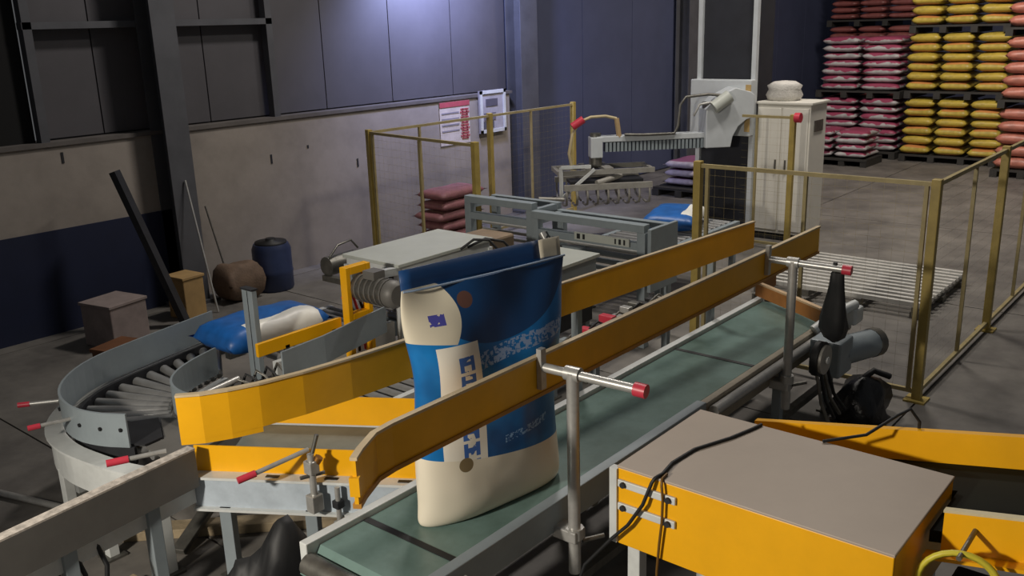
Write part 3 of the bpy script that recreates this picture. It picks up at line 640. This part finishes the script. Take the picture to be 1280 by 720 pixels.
# incoming conveyor in the lower left
ic = thing('infeed_guard', 'long dark grey side guard on legs meeting the flared yellow rail end', 'guard', (1.3, 3.4, 0))
g0, g1 = (.2, 3.255), (1.905, 3.46)
obj('side_guard', MB().wall([g0, g1], .012, .475, .65), DGR, ic, label='long dark grey side plate')
obj('guard_flange', MB().wall([(g0[0], g0[1]+.02), (g1[0], g1[1]+.02)], .05, .65, .658), mat('scuffed_flange', '#cfc6bb', .6, 0, .25, 30), ic, label='scuffed pale top flange')
obj('side_channel', MB().wall([(g0[0], g0[1]+.06), (g1[0], g1[1]+.06)], .04, .38, .48), LGT, ic)
for x in (.5, 1.30, 1.68): 
    y = g0[1]+(x-.2)*.12+.04; l = obj('leg', MB().box((x, y, .24), (.055, .055, .48)), GRY, ic, .003); obj('foot', MB().box((x, y, .006), (.1, .1, .012)), DST, l)
for k in range(4): obj('drive_cable', MB().path([(1.15+k*.09, 3.46, .45), (1.17+k*.09, 3.42, .33), (1.14+k*.09, 3.4, .2), (1.2+k*.08, 3.42, .05)], .010, 6), BLK, ic)
rd = obj('adjusting_rod', MB().tube((1.80, 3.50, .675), (1.66, 3.56, .675), .011, 8), STL, ic); obj('red_cap', MB().tube((1.66, 3.56, .675), (1.58, 3.595, .675), .017, 8), REDP, rd)
# loose timbers and pipes under the conveyors
for (a, b, wd, h, M, lab) in (((1.85, 4.13, .025), (2.69, 3.29, .025), .10, .05, WOOD, 'pale timber batten lying under the transfer conveyor'), ((1.02, 3.62, .025), (1.68, 3.66, .025), .12, .05, WOOD, 'broad timber plank on the floor under the dark side plate'),
        ((1.92, 3.76, .022), (2.36, 3.96, .175), .07, .03, DST, 'rusty flat bar leaning across the timber under the conveyor'), ((2.56, 3.56, .025), (2.76, 3.42, .025), .06, .05, WOOD, 'short timber offcut beneath the yellow side plates')):
    one('loose_plank', MB().beam(a, b, wd, h), M, lab, 'plank', ((a[0]+b[0])/2, (a[1]+b[1])/2, 0), bevel=.004)
one('floor_pipe', MB().tube((1.45, 5.75, .02), (1.80, 4.60, .02), .018, 8), STL, 'pale straight pipe lying on the floor beside the conveyor turn', 'pipe', (1.6, 5.2, 0))
tm = MB(); tv = []; tf = []
for i in range(13):
    for j in range(13):
        a, b = -1+i/6, -1+j/6; r = max(abs(a), abs(b)); hgt = .44*max(0, 1-r**2.2)*(1+.25*math.sin(5*a+1)*math.cos(4*b))+.012
        tv.append((1.87+a*.28, 2.83+b*.19+a*-.03, hgt))
for i in range(12):
    for j in range(12): q = i*13+j; tf.append((q, q+13, q+14, q+1))
tm.add(tv, tf, True); tp = one('black_tarpaulin', tm, BLK, 'heap of black tarpaulin on the floor by the green belt end', 'tarpaulin', (1.86, 2.81, 0))
tp.modifiers.new('thick', 'SOLIDIFY').thickness = .01

# ------------------------------------------------------------------ green belt conveyor with guide rails
gb = thing('belt_conveyor', 'long green belt conveyor carrying the standing sack', 'conveyor', (3.6, 2.24, 0))
bp_ = [(1.78, .57), (1.72, .56), (1.70, .53), (1.72, .50), (5.50, .50), (5.53, .53), (5.52, .57), (5.48, .60), (1.80, .60)]
obj('belt', MB().prism(bp_, 2.0, 2.47, lambda a, b, c: (a, c, b)), BELT, gb)
for x in (2.02, 4.35): obj('belt_cross_strip', MB().bb(x-.014, x+.014, 2.0, 2.47, .6, .603), BLK, gb)  # narrow black strips across the belt
obj('side_frame', MB().bb(1.74, 5.5, 2.475, 2.515, .50, .625), LGT, gb, .004)
obj('side_frame', MB().bb(1.74, 3.72, 1.94, 1.99, .50, .625), GRY, gb, .004); obj('side_frame', MB().bb(3.72, 5.3, 1.95, 1.99, .46, .61), mat('tan_grey_frame', '#8f8674', .5), gb, .004)
obj('side_tube', MB().tube((3.76, 1.921, .57), (5.15, 1.921, .57), .028, 10), STL, gb); obj('side_tube', MB().path([(5.15, 1.921, .57), (5.25, 1.915, .60), (5.4, 1.88, .56)], .026, 10), STL, gb)
for x in (1.74, 5.5): obj('end_drum', MB().tube((x, 2.0, .55), (x, 2.47, .55), .042, 14), DST, gb)
legs(gb, ((1.95, 1.96), (3.3, 1.96), (4.6, 1.96), (5.35, 1.96), (1.95, 2.5), (3.3, 2.5), (4.6, 2.5), (5.35, 2.5)), .50)
obj('lower_tie', MB().beam((1.95, 1.96, .2), (5.35, 1.96, .2), .04, .04), DST, gb); obj('lower_tie', MB().beam((1.95, 2.5, .2), (5.35, 2.5, .2), .04, .04), DST, gb)
obj('square_stub', MB().bb(1.93, 1.98, 1.86, 1.92, .30, .60), STL, gb, .004)
for k, x in enumerate((2.9, 3.4, 4.05)): obj('under_roller', MB().tube((x, 2.02, .44), (x, 2.45, .44), .03, 10), DST, gb)
gmot = obj('gear_motor', MB().tube((5.02, 1.80, .52), (5.34, 1.72, .50), .085, 16), GRY, gb, label='grey gear motor')
obj('fan_cover', MB().tube((5.34, 1.72, .50), (5.40, 1.705, .496), .088, 16), DST, gmot)
wv = obj('sprocket_cover', MB().lathe([(.098, -.02), (.098, .02)], (4.66, 1.76, .60), 'Y', 22), BLK, gb); obj('disc', MB().lathe([(.082, -.026), (.082, .0)], (4.66, 1.75, .60), 'Y', 22), GRIP, wv); obj('hub', MB().lathe([(.02, -.04), (.02, .0)], (4.66, 1.75, .60), 'Y', 12), LGT, wv)
obj('gear_case', MB().bb(4.86, 5.06, 1.72, 1.90, .42, .63), GRY, gb, .012)
for k in range(4): obj('hose', MB().path([(4.66+k*.05, 1.80, .62), (4.60+k*.05, 1.74, .50), (4.62+k*.06, 1.72, .36), (4.7+k*.08, 1.7, .22)], .010, 6), BLK if k % 2 else DST, gb)
obj('bracket_arm', MB().path([(5.04, 1.95, .62), (5.18, 1.875, .70), (5.36, 1.83, .72)], .03, 8), LGT, gb)
obj('bearing_block', MB().bb(5.30, 5.44, 1.80, 1.93, .60, .70), LGT, gb, .015)
# guide rails
fr = thing('guide_rail', 'ochre guide rail running in front of the standing sack', 'guide rail', (2.55, 2.02, .6), 'ochre guide rails over the green belt')
fpts = [(1.545, 1.925), (1.60, 1.96), (1.70, 2.01), (1.78, 2.02), (5.20, 2.02)]
obj('board', MB().wall(fpts, .012, 1.06, 1.20), RAIL, fr)
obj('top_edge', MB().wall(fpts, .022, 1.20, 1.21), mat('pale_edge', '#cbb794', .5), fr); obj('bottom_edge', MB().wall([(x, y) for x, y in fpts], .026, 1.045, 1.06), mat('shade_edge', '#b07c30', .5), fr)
obj('end_tab', MB().wall([(1.535, 1.918), (1.55, 1.928)], .03, 1.09, 1.15), RAIL, fr)
for px in (2.54, 4.49):
    p = obj('post', MB().tube((px, 1.868, .34), (px, 1.868, 1.17), .024, 12), STL, fr, label='round steel post'); obj('collar', MB().tube((px, 1.868, .49), (px, 1.868, .535), .036, 12), STL, p)
    obj('clamp', MB().box((px, 1.895 if px < 4 else 1.90, .505 if px < 4 else .475), (.07, .11, .05)), STL, p, .006); obj('clamp_screw', MB().tube((px+.02, 1.845, .475), (px+.10, 1.80, .475), .01, 8), DST, p)
    a = obj('cross_arm', MB().tube((px-.01, 2.0, 1.165), (px+.03, 1.62, 1.155), .018, 10), STL, fr); obj('red_cap', MB().tube((px+.03, 1.62, 1.155), (px+.035, 1.575, 1.153), .026, 12), REDP, a)
    obj('collar', MB().tube((px+.002, 1.90, 1.163), (px+.008, 1.84, 1.162), .028, 12), STL, a); obj('rail_bracket', MB().bb(px-.03, px+.0, 1.99, 2.012, 1.08, 1.24), STL, fr)
rr = thing('guide_rail', 'ochre guide rail behind the standing sack with a flared end', 'guide rail', (3.3, 2.56, .6), 'ochre guide rails over the green belt')
rp = [(1.50, 2.80), (1.56, 2.745), (1.64, 2.70), (1.74, 2.66), (1.90, 2.62), (2.10, 2.59), (2.45, 2.56), (3.4, 2.545), (5.14, 2.40)]
obj('board', MB().wall(rp, .012, 1.04, 1.20), RAIL, rr); obj('top_edge', MB().wall(rp, .022, 1.20, 1.208), mat('pale_edge', '#cbb794', .5), rr)
obj('lower_board', MB().wall(rp[:4], .010, 1.02, 1.04), RAIL, rr)
for px, y0_, z0_ in ((2.44, 2.514, .44), (3.52, 2.540, 0), (4.9, 2.530, 0)):      # the first is bolted to the belt frame, the others stand on the floor
    p = obj('post', MB().bb(px-.02, px+.02, y0_, y0_+.04, z0_, 1.1), GRY, rr, .003)
obj('rail_bracket', MB().bb(4.885, 4.915, 2.425, 2.532, 1.06, 1.09), GRY, rr); obj('rail_bracket', MB().bb(2.425, 2.455, 2.515, 2.562, 1.05, 1.09), GRY, rr)
# brown deflector at the belt end
df = thing('deflector', 'brown bent deflector plate at the far end of the green belt', 'deflector', (5.5, 2.4, .5))
obj('plate', MB().wall([(5.17, 1.96), (5.28, 2.14), (5.50, 2.53), (5.79, 2.53)], .014, .625, .71), CARD, df); obj('top_edge', MB().wall([(5.17, 1.96), (5.28, 2.14), (5.50, 2.53), (5.79, 2.53)], .03, .71, .722), mat('pale_wood_edge', '#c9ab86', .6), df)
for x, y in ((5.56, 2.54), (5.76, 2.54)): obj('prop', MB().bb(x-.02, x+.02, y-.0, y+.04, 0, .62), DST, df)
# black things hung at the belt end
cl = thing('black_cloth', 'black cloth hanging from the red tipped arm above the gear motor', 'cloth', (4.57, 1.70, .62))
cm = MB(); prf = [(.015, 1.14), (.03, 1.12), (.035, 1.05), (.05, .95), (.065, .85), (.07, .78), (.05, .72), (.02, .70)]
n = 14; vs = []; fs = []
for i, (r, z) in enumerate(prf):
    for j in range(n):
        a = 2*math.pi*j/n; q = r*(1+.25*math.sin(3*a+i*.6)); vs.append((4.57+(1.14-z)*.30+q*math.cos(a), 1.66+(1.14-z)*.1+q*math.sin(a), z))
for i in range(len(prf)-1):
    for j in range(n): fs.append((i*n+j, i*n+(j+1) % n, (i+1)*n+(j+1) % n, (i+1)*n+j))
cm.add(vs, fs, True); cm.add(vs[-n:], [tuple(range(n))]); cm.add(vs[:n], [tuple(range(n))]); obj('drape', cm, BLK, cl)
obj('tie', MB().tube((4.525, 1.66, 1.13), (4.525, 1.66, 1.185), .012, 8), BLK, cl)
bk = MB(); vs = []; fs = []; rnd = random.Random(4)
rings = [(.02, 0), (.16, 0), (.20, .05), (.19, .12), (.16, .19), (.10, .25), (.03, .28)]
for i, (r, z) in enumerate(rings):
    for j in range(16):
        a = 2*math.pi*j/16; q = r*(1+.22*math.sin(3*a+i)+.12*math.sin(7*a)); vs.append((5.36+q*1.1*math.cos(a), 1.74+q*.75*math.sin(a), z))
for i in range(len(rings)-1):
    for j in range(16): fs.append((i*16+j, i*16+(j+1) % 16, (i+1)*16+(j+1) % 16, (i+1)*16+j))
bk.add(vs, fs, True); bk.add(vs[-16:], [tuple(range(16))])
pbg = thing('refuse_bag', 'black plastic refuse bag on the floor below the gear motor', 'bag', (5.36, 1.74, 0)); obj('sack', bk, mat('black_film', '#0e0f12', .35, 0, .1, 6, .3), pbg); obj('knot', MB().path([(5.36, 1.74, .27), (5.40, 1.70, .31), (5.46, 1.62, .27)], .02, 6), BLK, pbg)

# ------------------------------------------------------------------ standing sack
def standing():
    M = bpy.data.materials.new('printed_standing_sack'); M.use_nodes = True; nt = M.node_tree; N = nt.nodes; L = nt.links; b = N['Principled BSDF']
    b.inputs['Roughness'].default_value = .34
    tc = N.new('ShaderNodeTexCoord'); sp = N.new('ShaderNodeSeparateXYZ'); L.new(tc.outputs['Object'], sp.inputs[0]); X, Y, Z = sp.outputs
    def mth(op, a, b_=None):
        m_ = N.new('ShaderNodeMath'); m_.operation = op
        for i, q in enumerate((a, b_)):
            if q is None: continue
            if isinstance(q, (int, float)): m_.inputs[i].default_value = q
            else: L.new(q, m_.inputs[i])
        return m_.outputs[0]
    gt = lambda a, b_: mth('GREATER_THAN', a, b_); lt = lambda a, b_: mth('LESS_THAN', a, b_); mul = lambda a, b_: mth('MULTIPLY', a, b_); mx_ = lambda a, b_: mth('MAXIMUM', a, b_)
    bnd = lambda a, lo, hi: mul(gt(a, lo), lt(a, hi))
    def noise(scale, vec=None, det=3):
        no = N.new('ShaderNodeTexNoise'); no.inputs['Scale'].default_value = scale; no.inputs['Detail'].default_value = det
        L.new(vec or tc.outputs['Object'], no.inputs['Vector']); return no.outputs['Fac']
    def mix(fac, a, colb):
        q = N.new('ShaderNodeMix'); q.data_type = 'RGBA'; L.new(fac, q.inputs[0]); L.new(a, q.inputs[6])
        if isinstance(colb, str): q.inputs[7].default_value = lin(colb)
        else: L.new(colb, q.inputs[7])
        return q.outputs[2]
    front = lt(Y, .02)
    cr = N.new('ShaderNodeValToRGB'); cr.color_ramp.elements[0].color = lin('#0b4a80'); cr.color_ramp.elements[0].position = .35; cr.color_ramp.elements[1].color = lin('#1877bd'); cr.color_ramp.elements[1].position = .65
    L.new(noise(4.5), cr.inputs['Fac']); col = cr.outputs[0]
    # dark navy upper panel above a bowed line
    bow = mth('ADD', mul(mul(mth('SUBTRACT', X, .02), mth('SUBTRACT', X, .02)), 1.4), .67)
    col = mix(gt(Z, bow), col, '#123a66')
    # blurred silver title and slogan print
    tx = mth('ADD', Z, mul(X, -.12))
    t1 = mul(mul(bnd(tx, .60, .66), bnd(X, -.10, .32)), gt(noise(70), .5)); col = mix(t1, col, '#8296b8')
    t2 = mul(mul(bnd(tx, .285, .315), bnd(X, -.02, .20)), gt(noise(110), .5)); col = mix(t2, col, '#7ea2c8')
    # white stripe down the left of the front, with upright blue lettering
    st = mul(bnd(X, -.27, -.10), front); col = mix(mul(st, lt(Z, .70)), col, '#e4dfd2')
    fr_ = lambda k, o=0: mth('FRACT', mth('ADD', mul(Z, k), o))
    cell = fr_(15.0)                                     # one letter per cell
    strokes = mx_(mx_(bnd(X, -.195, -.178), bnd(X, -.147, -.130)), mul(bnd(X, -.195, -.130), mx_(bnd(cell, .35, .55), gt(noise(30), .56))))
    lt_ = mul(mul(strokes, lt(cell, .82)), bnd(Z, .25, .66)); col = mix(mul(lt_, front), col, '#3b66ae')
    # cream foot and cream shoulder
    foot = mth('ADD', mul(X, -.10), .235); col = mix(lt(Z, mth('ADD', foot, mul(mul(X, X), .12))), col, '#dcd3bf')
    sh = mul(lt(mth('ADD', X, mul(mul(mth('SUBTRACT', Z, .8), mth('SUBTRACT', Z, .8)), 4.0)), -.15), gt(mth('ADD', Z, mul(X, .15)), .675)); col = mix(sh, col, '#cfc7b2')
    pm = mul(mul(bnd(X, -.27, -.21), bnd(Z, .775, .815)), gt(noise(40), .45)); col = mix(mul(pm, front), col, '#4a4a9a')
    def spot(cx, cz, r, c):
        nonlocal col
        dx = mth('SUBTRACT', X, cx); dz = mth('SUBTRACT', Z, cz); dd = mth('ADD', mul(dx, dx), mul(dz, dz)); col = mix(mul(lt(dd, r*r), front), col, c)
    spot(-.19, .24, .028, '#7a6a4c'); spot(-.12, .85, .030, '#5d4038')
    L.new(col, b.inputs['Base Color'])
    bp = N.new('ShaderNodeBump'); bp.inputs['Strength'].default_value = .45; bp.inputs['Distance'].default_value = .05; L.new(noise(4.2, None, 1), bp.inputs['Height']); L.new(bp.outputs[0], b.inputs['Normal'])
    return M
ss = thing('standing_sack', 'tall blue and cream printed sack standing upright on the green belt', 'sack', (2.44, 2.20, .603))
ss.rotation_euler = (0, 0, R(-11))
secs = [(0, .335, .085, 0, 0), (.012, .345, .105, 0, 0), (.08, .335, .125, 0, 0), (.2, .328, .13, 0, 0), (.4, .328, .125, .0, .0), (.58, .338, .115, .005, .0), (.68, .352, .095, .012, .0), (.78, .366, .068, .02, .0), (.86, .374, .040, .028, .0), (.915, .376, .020, .032, 0)]
n = 48; vs = []; fs = []; rnd = random.Random(3)
for i, (z, a, b_, ox, oy) in enumerate(secs):
    e = .72
    for j in range(n):
        t = 2*math.pi*j/n; cx, sx_ = math.cos(t), math.sin(t)
        x = a*math.copysign(abs(cx)**e, cx); y = b_*math.copysign(abs(sx_)**1.05, sx_)
        y += .010*math.sin(9*x+12*z)*(1 if z > .05 else 0)+.012*math.sin(14*x-9*z+1)*(1 if .3 < z < .92 else .2)
        x += .012*math.sin(11*z+2)*(1 if z > .1 else 0)
        zz = z
        vs.append((x+ox, y+oy, zz))
for i in range(len(secs)-1):
    for j in range(n): fs.append((i*n+j, i*n+(j+1) % n, (i+1)*n+(j+1) % n, (i+1)*n+j))
SM = standing()
mb = MB().add(vs, fs, True).add(vs[:n], [tuple(reversed(range(n)))], True).add(vs[-n:], [tuple(range(n))], True)
so = obj('body', mb, SM, ss, local=True); so.modifiers.new('smooth', 'SUBSURF').levels = 1; so.modifiers['smooth'].render_levels = 2
NAVY = mat('navy_sack_film', '#173f70', .4, 0, .1, 6)
def flap(name, x0, x1, y, z0, z1, M, tilt=.0, par=ss, bend=.02, nx=14, slope=.05):
    v = []; q = []
    for i in range(nx+1):
        x = x0+(x1-x0)*i/nx
        for k in range(4):
            zz = z0+(z1-z0)*k/3+slope*x; v.append((x, y+tilt*k/3+bend*math.sin(5*x+1)*k/3, zz))
    for i in range(nx):
        for k in range(3): p = i*4+k; q.append((p, p+4, p+5, p+1))
    o = obj(name, MB().add(v, q, True), M, par, local=True); o.modifiers.new('thick', 'SOLIDIFY').thickness = .006; return o
fb = flap('back_flap', -.345, .31, .008, .84, .985, NAVY, .02, bend=.008, slope=0)
flap('corner_flap', .30, .405, .012, .86, .985, mat('cream_film', '#c3baa6', .5), .015, bend=.004, slope=0, nx=5)
hp = []
for k in range(25):
    x = -.35+.75*k/24; hp.append((x, -.020*(max(0, 1-((x-.032)/.38)**2))**.5-.004, .915))
obj('hem', MB().path(hp, .0045, 6), mat('pale_hem', '#8fa3bd', .5), ss, local=True)

# ------------------------------------------------------------------ yellow box and inclined conveyor on the right
bx = thing('machine_guard_box', 'yellow machine guard box with a flat taupe lid', 'guard box', (2.76, 1.15, 0))
x0, x1, y0, y1 = 2.465, 3.06, .675, 1.62
obj('front_panel', MB().bb(x0, x0+.012, y0, y1, .595, .893), YEL, bx, .003); obj('rear_panel', MB().bb(x1-.012, x1, y0, y1, .595, .893), YEL, bx)
obj('side_panel', MB().bb(x0+.012, x1-.012, y0, y0+.012, .595, .893), YEL, bx); obj('side_panel', MB().bb(x0+.012, x1-.012, y1-.012, y1, .595, .893), YEL, bx)
obj('lid', MB().bb(x0-.003, x1+.003, y0-.003, y1+.003, .893, .903), BOXT, bx, .003, label='flat taupe lid')
for z in (.84, .75):
    s = obj('hinge_strap', MB().bb(x0-.012, x0, 1.385, 1.615, z-.014, z+.014), LGT, bx, .003)
    for y in (1.41, 1.59): obj('bolt', MB().tube((x0-.022, y, z), (x0-.012, y, z), .011, 8), DRK, s)
obj('corner_flange', MB().bb(x0-.01, x0+.02, y1, y1+.03, .60, .89), LGT, bx)
for x, y in ((2.5, 1.56), (3.02, 1.56), (2.5, .72), (3.02, .72)): obj('leg', MB().bb(x-.025, x+.025, y-.025, y+.025, 0, .60), LGT, bx, .003)
pc = thing('power_cable', 'black cable drawn over the taupe lid and down the yellow panel', 'cable', (2.6, 1.4, .903))
obj('strand', MB().path([(3.055, 1.36, .9092), (3.0, 1.37, .9092), (2.88, 1.40, .9092), (2.72, 1.46, .9092), (2.58, 1.47, .9092), (2.49, 1.455, .9092), (2.463, 1.458, .9095), (2.452, 1.463, .905), (2.444, 1.47, .89), (2.436, 1.50, .80), (2.436, 1.56, .70), (2.434, 1.63, .62), (2.40, 1.72, .5), (2.38, 1.78, .3), (2.4, 1.80, .008)], .0065, 8), BLK, pc)
obj('strand', MB().path([(2.50, 1.444, .9078), (2.464, 1.440, .908), (2.454, 1.437, .903), (2.4475, 1.434, .89), (2.4465, 1.428, .84), (2.4465, 1.43, .75), (2.448, 1.44, .66), (2.452, 1.45, .55), (2.46, 1.45, .3), (2.45, 1.46, .006)], .005, 8), mat('brown_cable', '#6b4a12', .5), pc)
# inclined conveyor: rises towards -Y
zi = lambda y: .80+(1.455-y)*.20
cvn = thing('inclined_conveyor', 'inclined dark belt conveyor with yellow side plates behind the guard box', 'conveyor', (3.0, 0, 0))
def slope_plate(xa, xb, ya, yb, h, d0=0):
    pts = [(ya, zi(ya)+d0), (yb, zi(yb)+d0), (yb, zi(yb)+d0-h), (ya, zi(ya)+d0-h)]
    return MB().prism(pts, xa, xb, lambda a, b, c: (c, a, b))
obj('rear_side_plate', slope_plate(3.30, 3.31, -1.6, 1.50, .19), YEL, cvn); obj('front_side_plate', slope_plate(2.745, 2.755, -1.6, .62, .14, -.03), YEL, cvn)
obj('top_lip', slope_plate(3.30, 3.33, -1.6, 1.50, .008, .008), YEL, cvn); obj('top_lip', slope_plate(2.73, 2.755, -1.6, .62, .008, -.022), mat('pale_lip', '#d8c9a0', .5), cvn)
obj('belt', slope_plate(2.76, 3.295, -1.6, .66, .04, -.11), BELT2, cvn); obj('rear_belt_strip', slope_plate(3.07, 3.295, .66, 1.45, .04, -.11), BELT2, cvn)
obj('bottom_flange', slope_plate(2.70, 2.745, -1.6, .66, .012, -.17), YEL, cvn)
for x, y in ((2.78, .3), (3.27, .3), (2.78, -1.2), (3.27, -1.2), (3.27, 1.35)): obj('leg', MB().bb(x-.025, x+.025, y-.025, y+.025, 0, zi(y)-.15), LGT, cvn, .003)
obj('loop_wire', MB().path([(3.05, 1.12, .9092), (3.15, 1.0, .93), (3.26, .93, .985), (3.31, .90, 1.0), (3.33, .87, .95), (3.33, .87, .86)], .006, 8), BLK, cvn)
ring = [(2.50+.085*math.cos(t*math.pi/12)*.5, .49-.10*math.cos(t*math.pi/12), .70+.10*math.sin(t*math.pi/12)) for t in range(0, 13)]
yh = thing('yellow_hose', 'yellow coiled air hose hanging under the inclined conveyor', 'hose', (2.52, .49, .6))
def loop(cx, cy, cz, r, sk, k=28): return [(cx+sk*r*math.cos(2*math.pi*i/k), cy-r*math.cos(2*math.pi*i/k), cz+r*math.sin(2*math.pi*i/k)) for i in range(k+1)]
obj('coil', MB().path(loop(2.60, .53, .79, .105, .3), .009, 8, caps=False), YCAB, yh); obj('coil', MB().path(loop(2.63, .54, .775, .10, .35), .009, 8, caps=False), YCAB, yh)
obj('valve', MB().box((2.62, .56, .62), (.08, .07, .08)), DRK, yh, .006); obj('hanger', MB().tube((2.57, .53, .893), (2.746, .53, .90), .008, 8), DST, yh)
jb = thing('junction_box', 'dark drive unit mounted beneath the inclined conveyor', 'machine', (2.88, .49, 0)); obj('case', MB().bb(2.72, 3.0, .345, .62, .45, .62), DRK, jb, .01); obj('stand', MB().bb(2.82, 2.94, .42, .56, 0, .45), DST, jb); obj('tape', MB().bb(2.715, 2.72, .40, .50, .5, .55), LGT, jb)

# clutter between the belt and the second lane
rnd = random.Random(12)
cols = [('red_valve', REDP), ('grey_valve', GRY), ('black_valve', BLK), ('steel_valve', STL)]
vb = thing('valve_bank', 'bank of small pneumatic valves on a rail between the two conveyors', 'valve bank', (4.1, 2.9, 0))
obj('rail', MB().bb(3.3, 5.0, 2.86, 2.92, .60, .64), DST, vb)
for x in (3.35, 4.15, 4.95): obj('post', MB().bb(x-.02, x+.02, 2.87, 2.91, 0, .60), GRY, vb)
for k in range(16):
    x = 3.38+k*.1; h = rnd.uniform(.05, .11); obj('valve', MB().box((x, 2.89, .64+h/2), (.05, rnd.uniform(.06, .1), h)), [BLK, GRY, DRK, STL, DST, REDP][rnd.randrange(6)], vb, .004)
for k in range(7):
    x = 3.4+k*.22; obj('hose', MB().path([(x, 2.89, .70), (x+.05, 2.84, .76), (x+.12, 2.83, .72), (x+.2, 2.88, .68)], .007, 6), BLK if k % 2 else DST, vb)
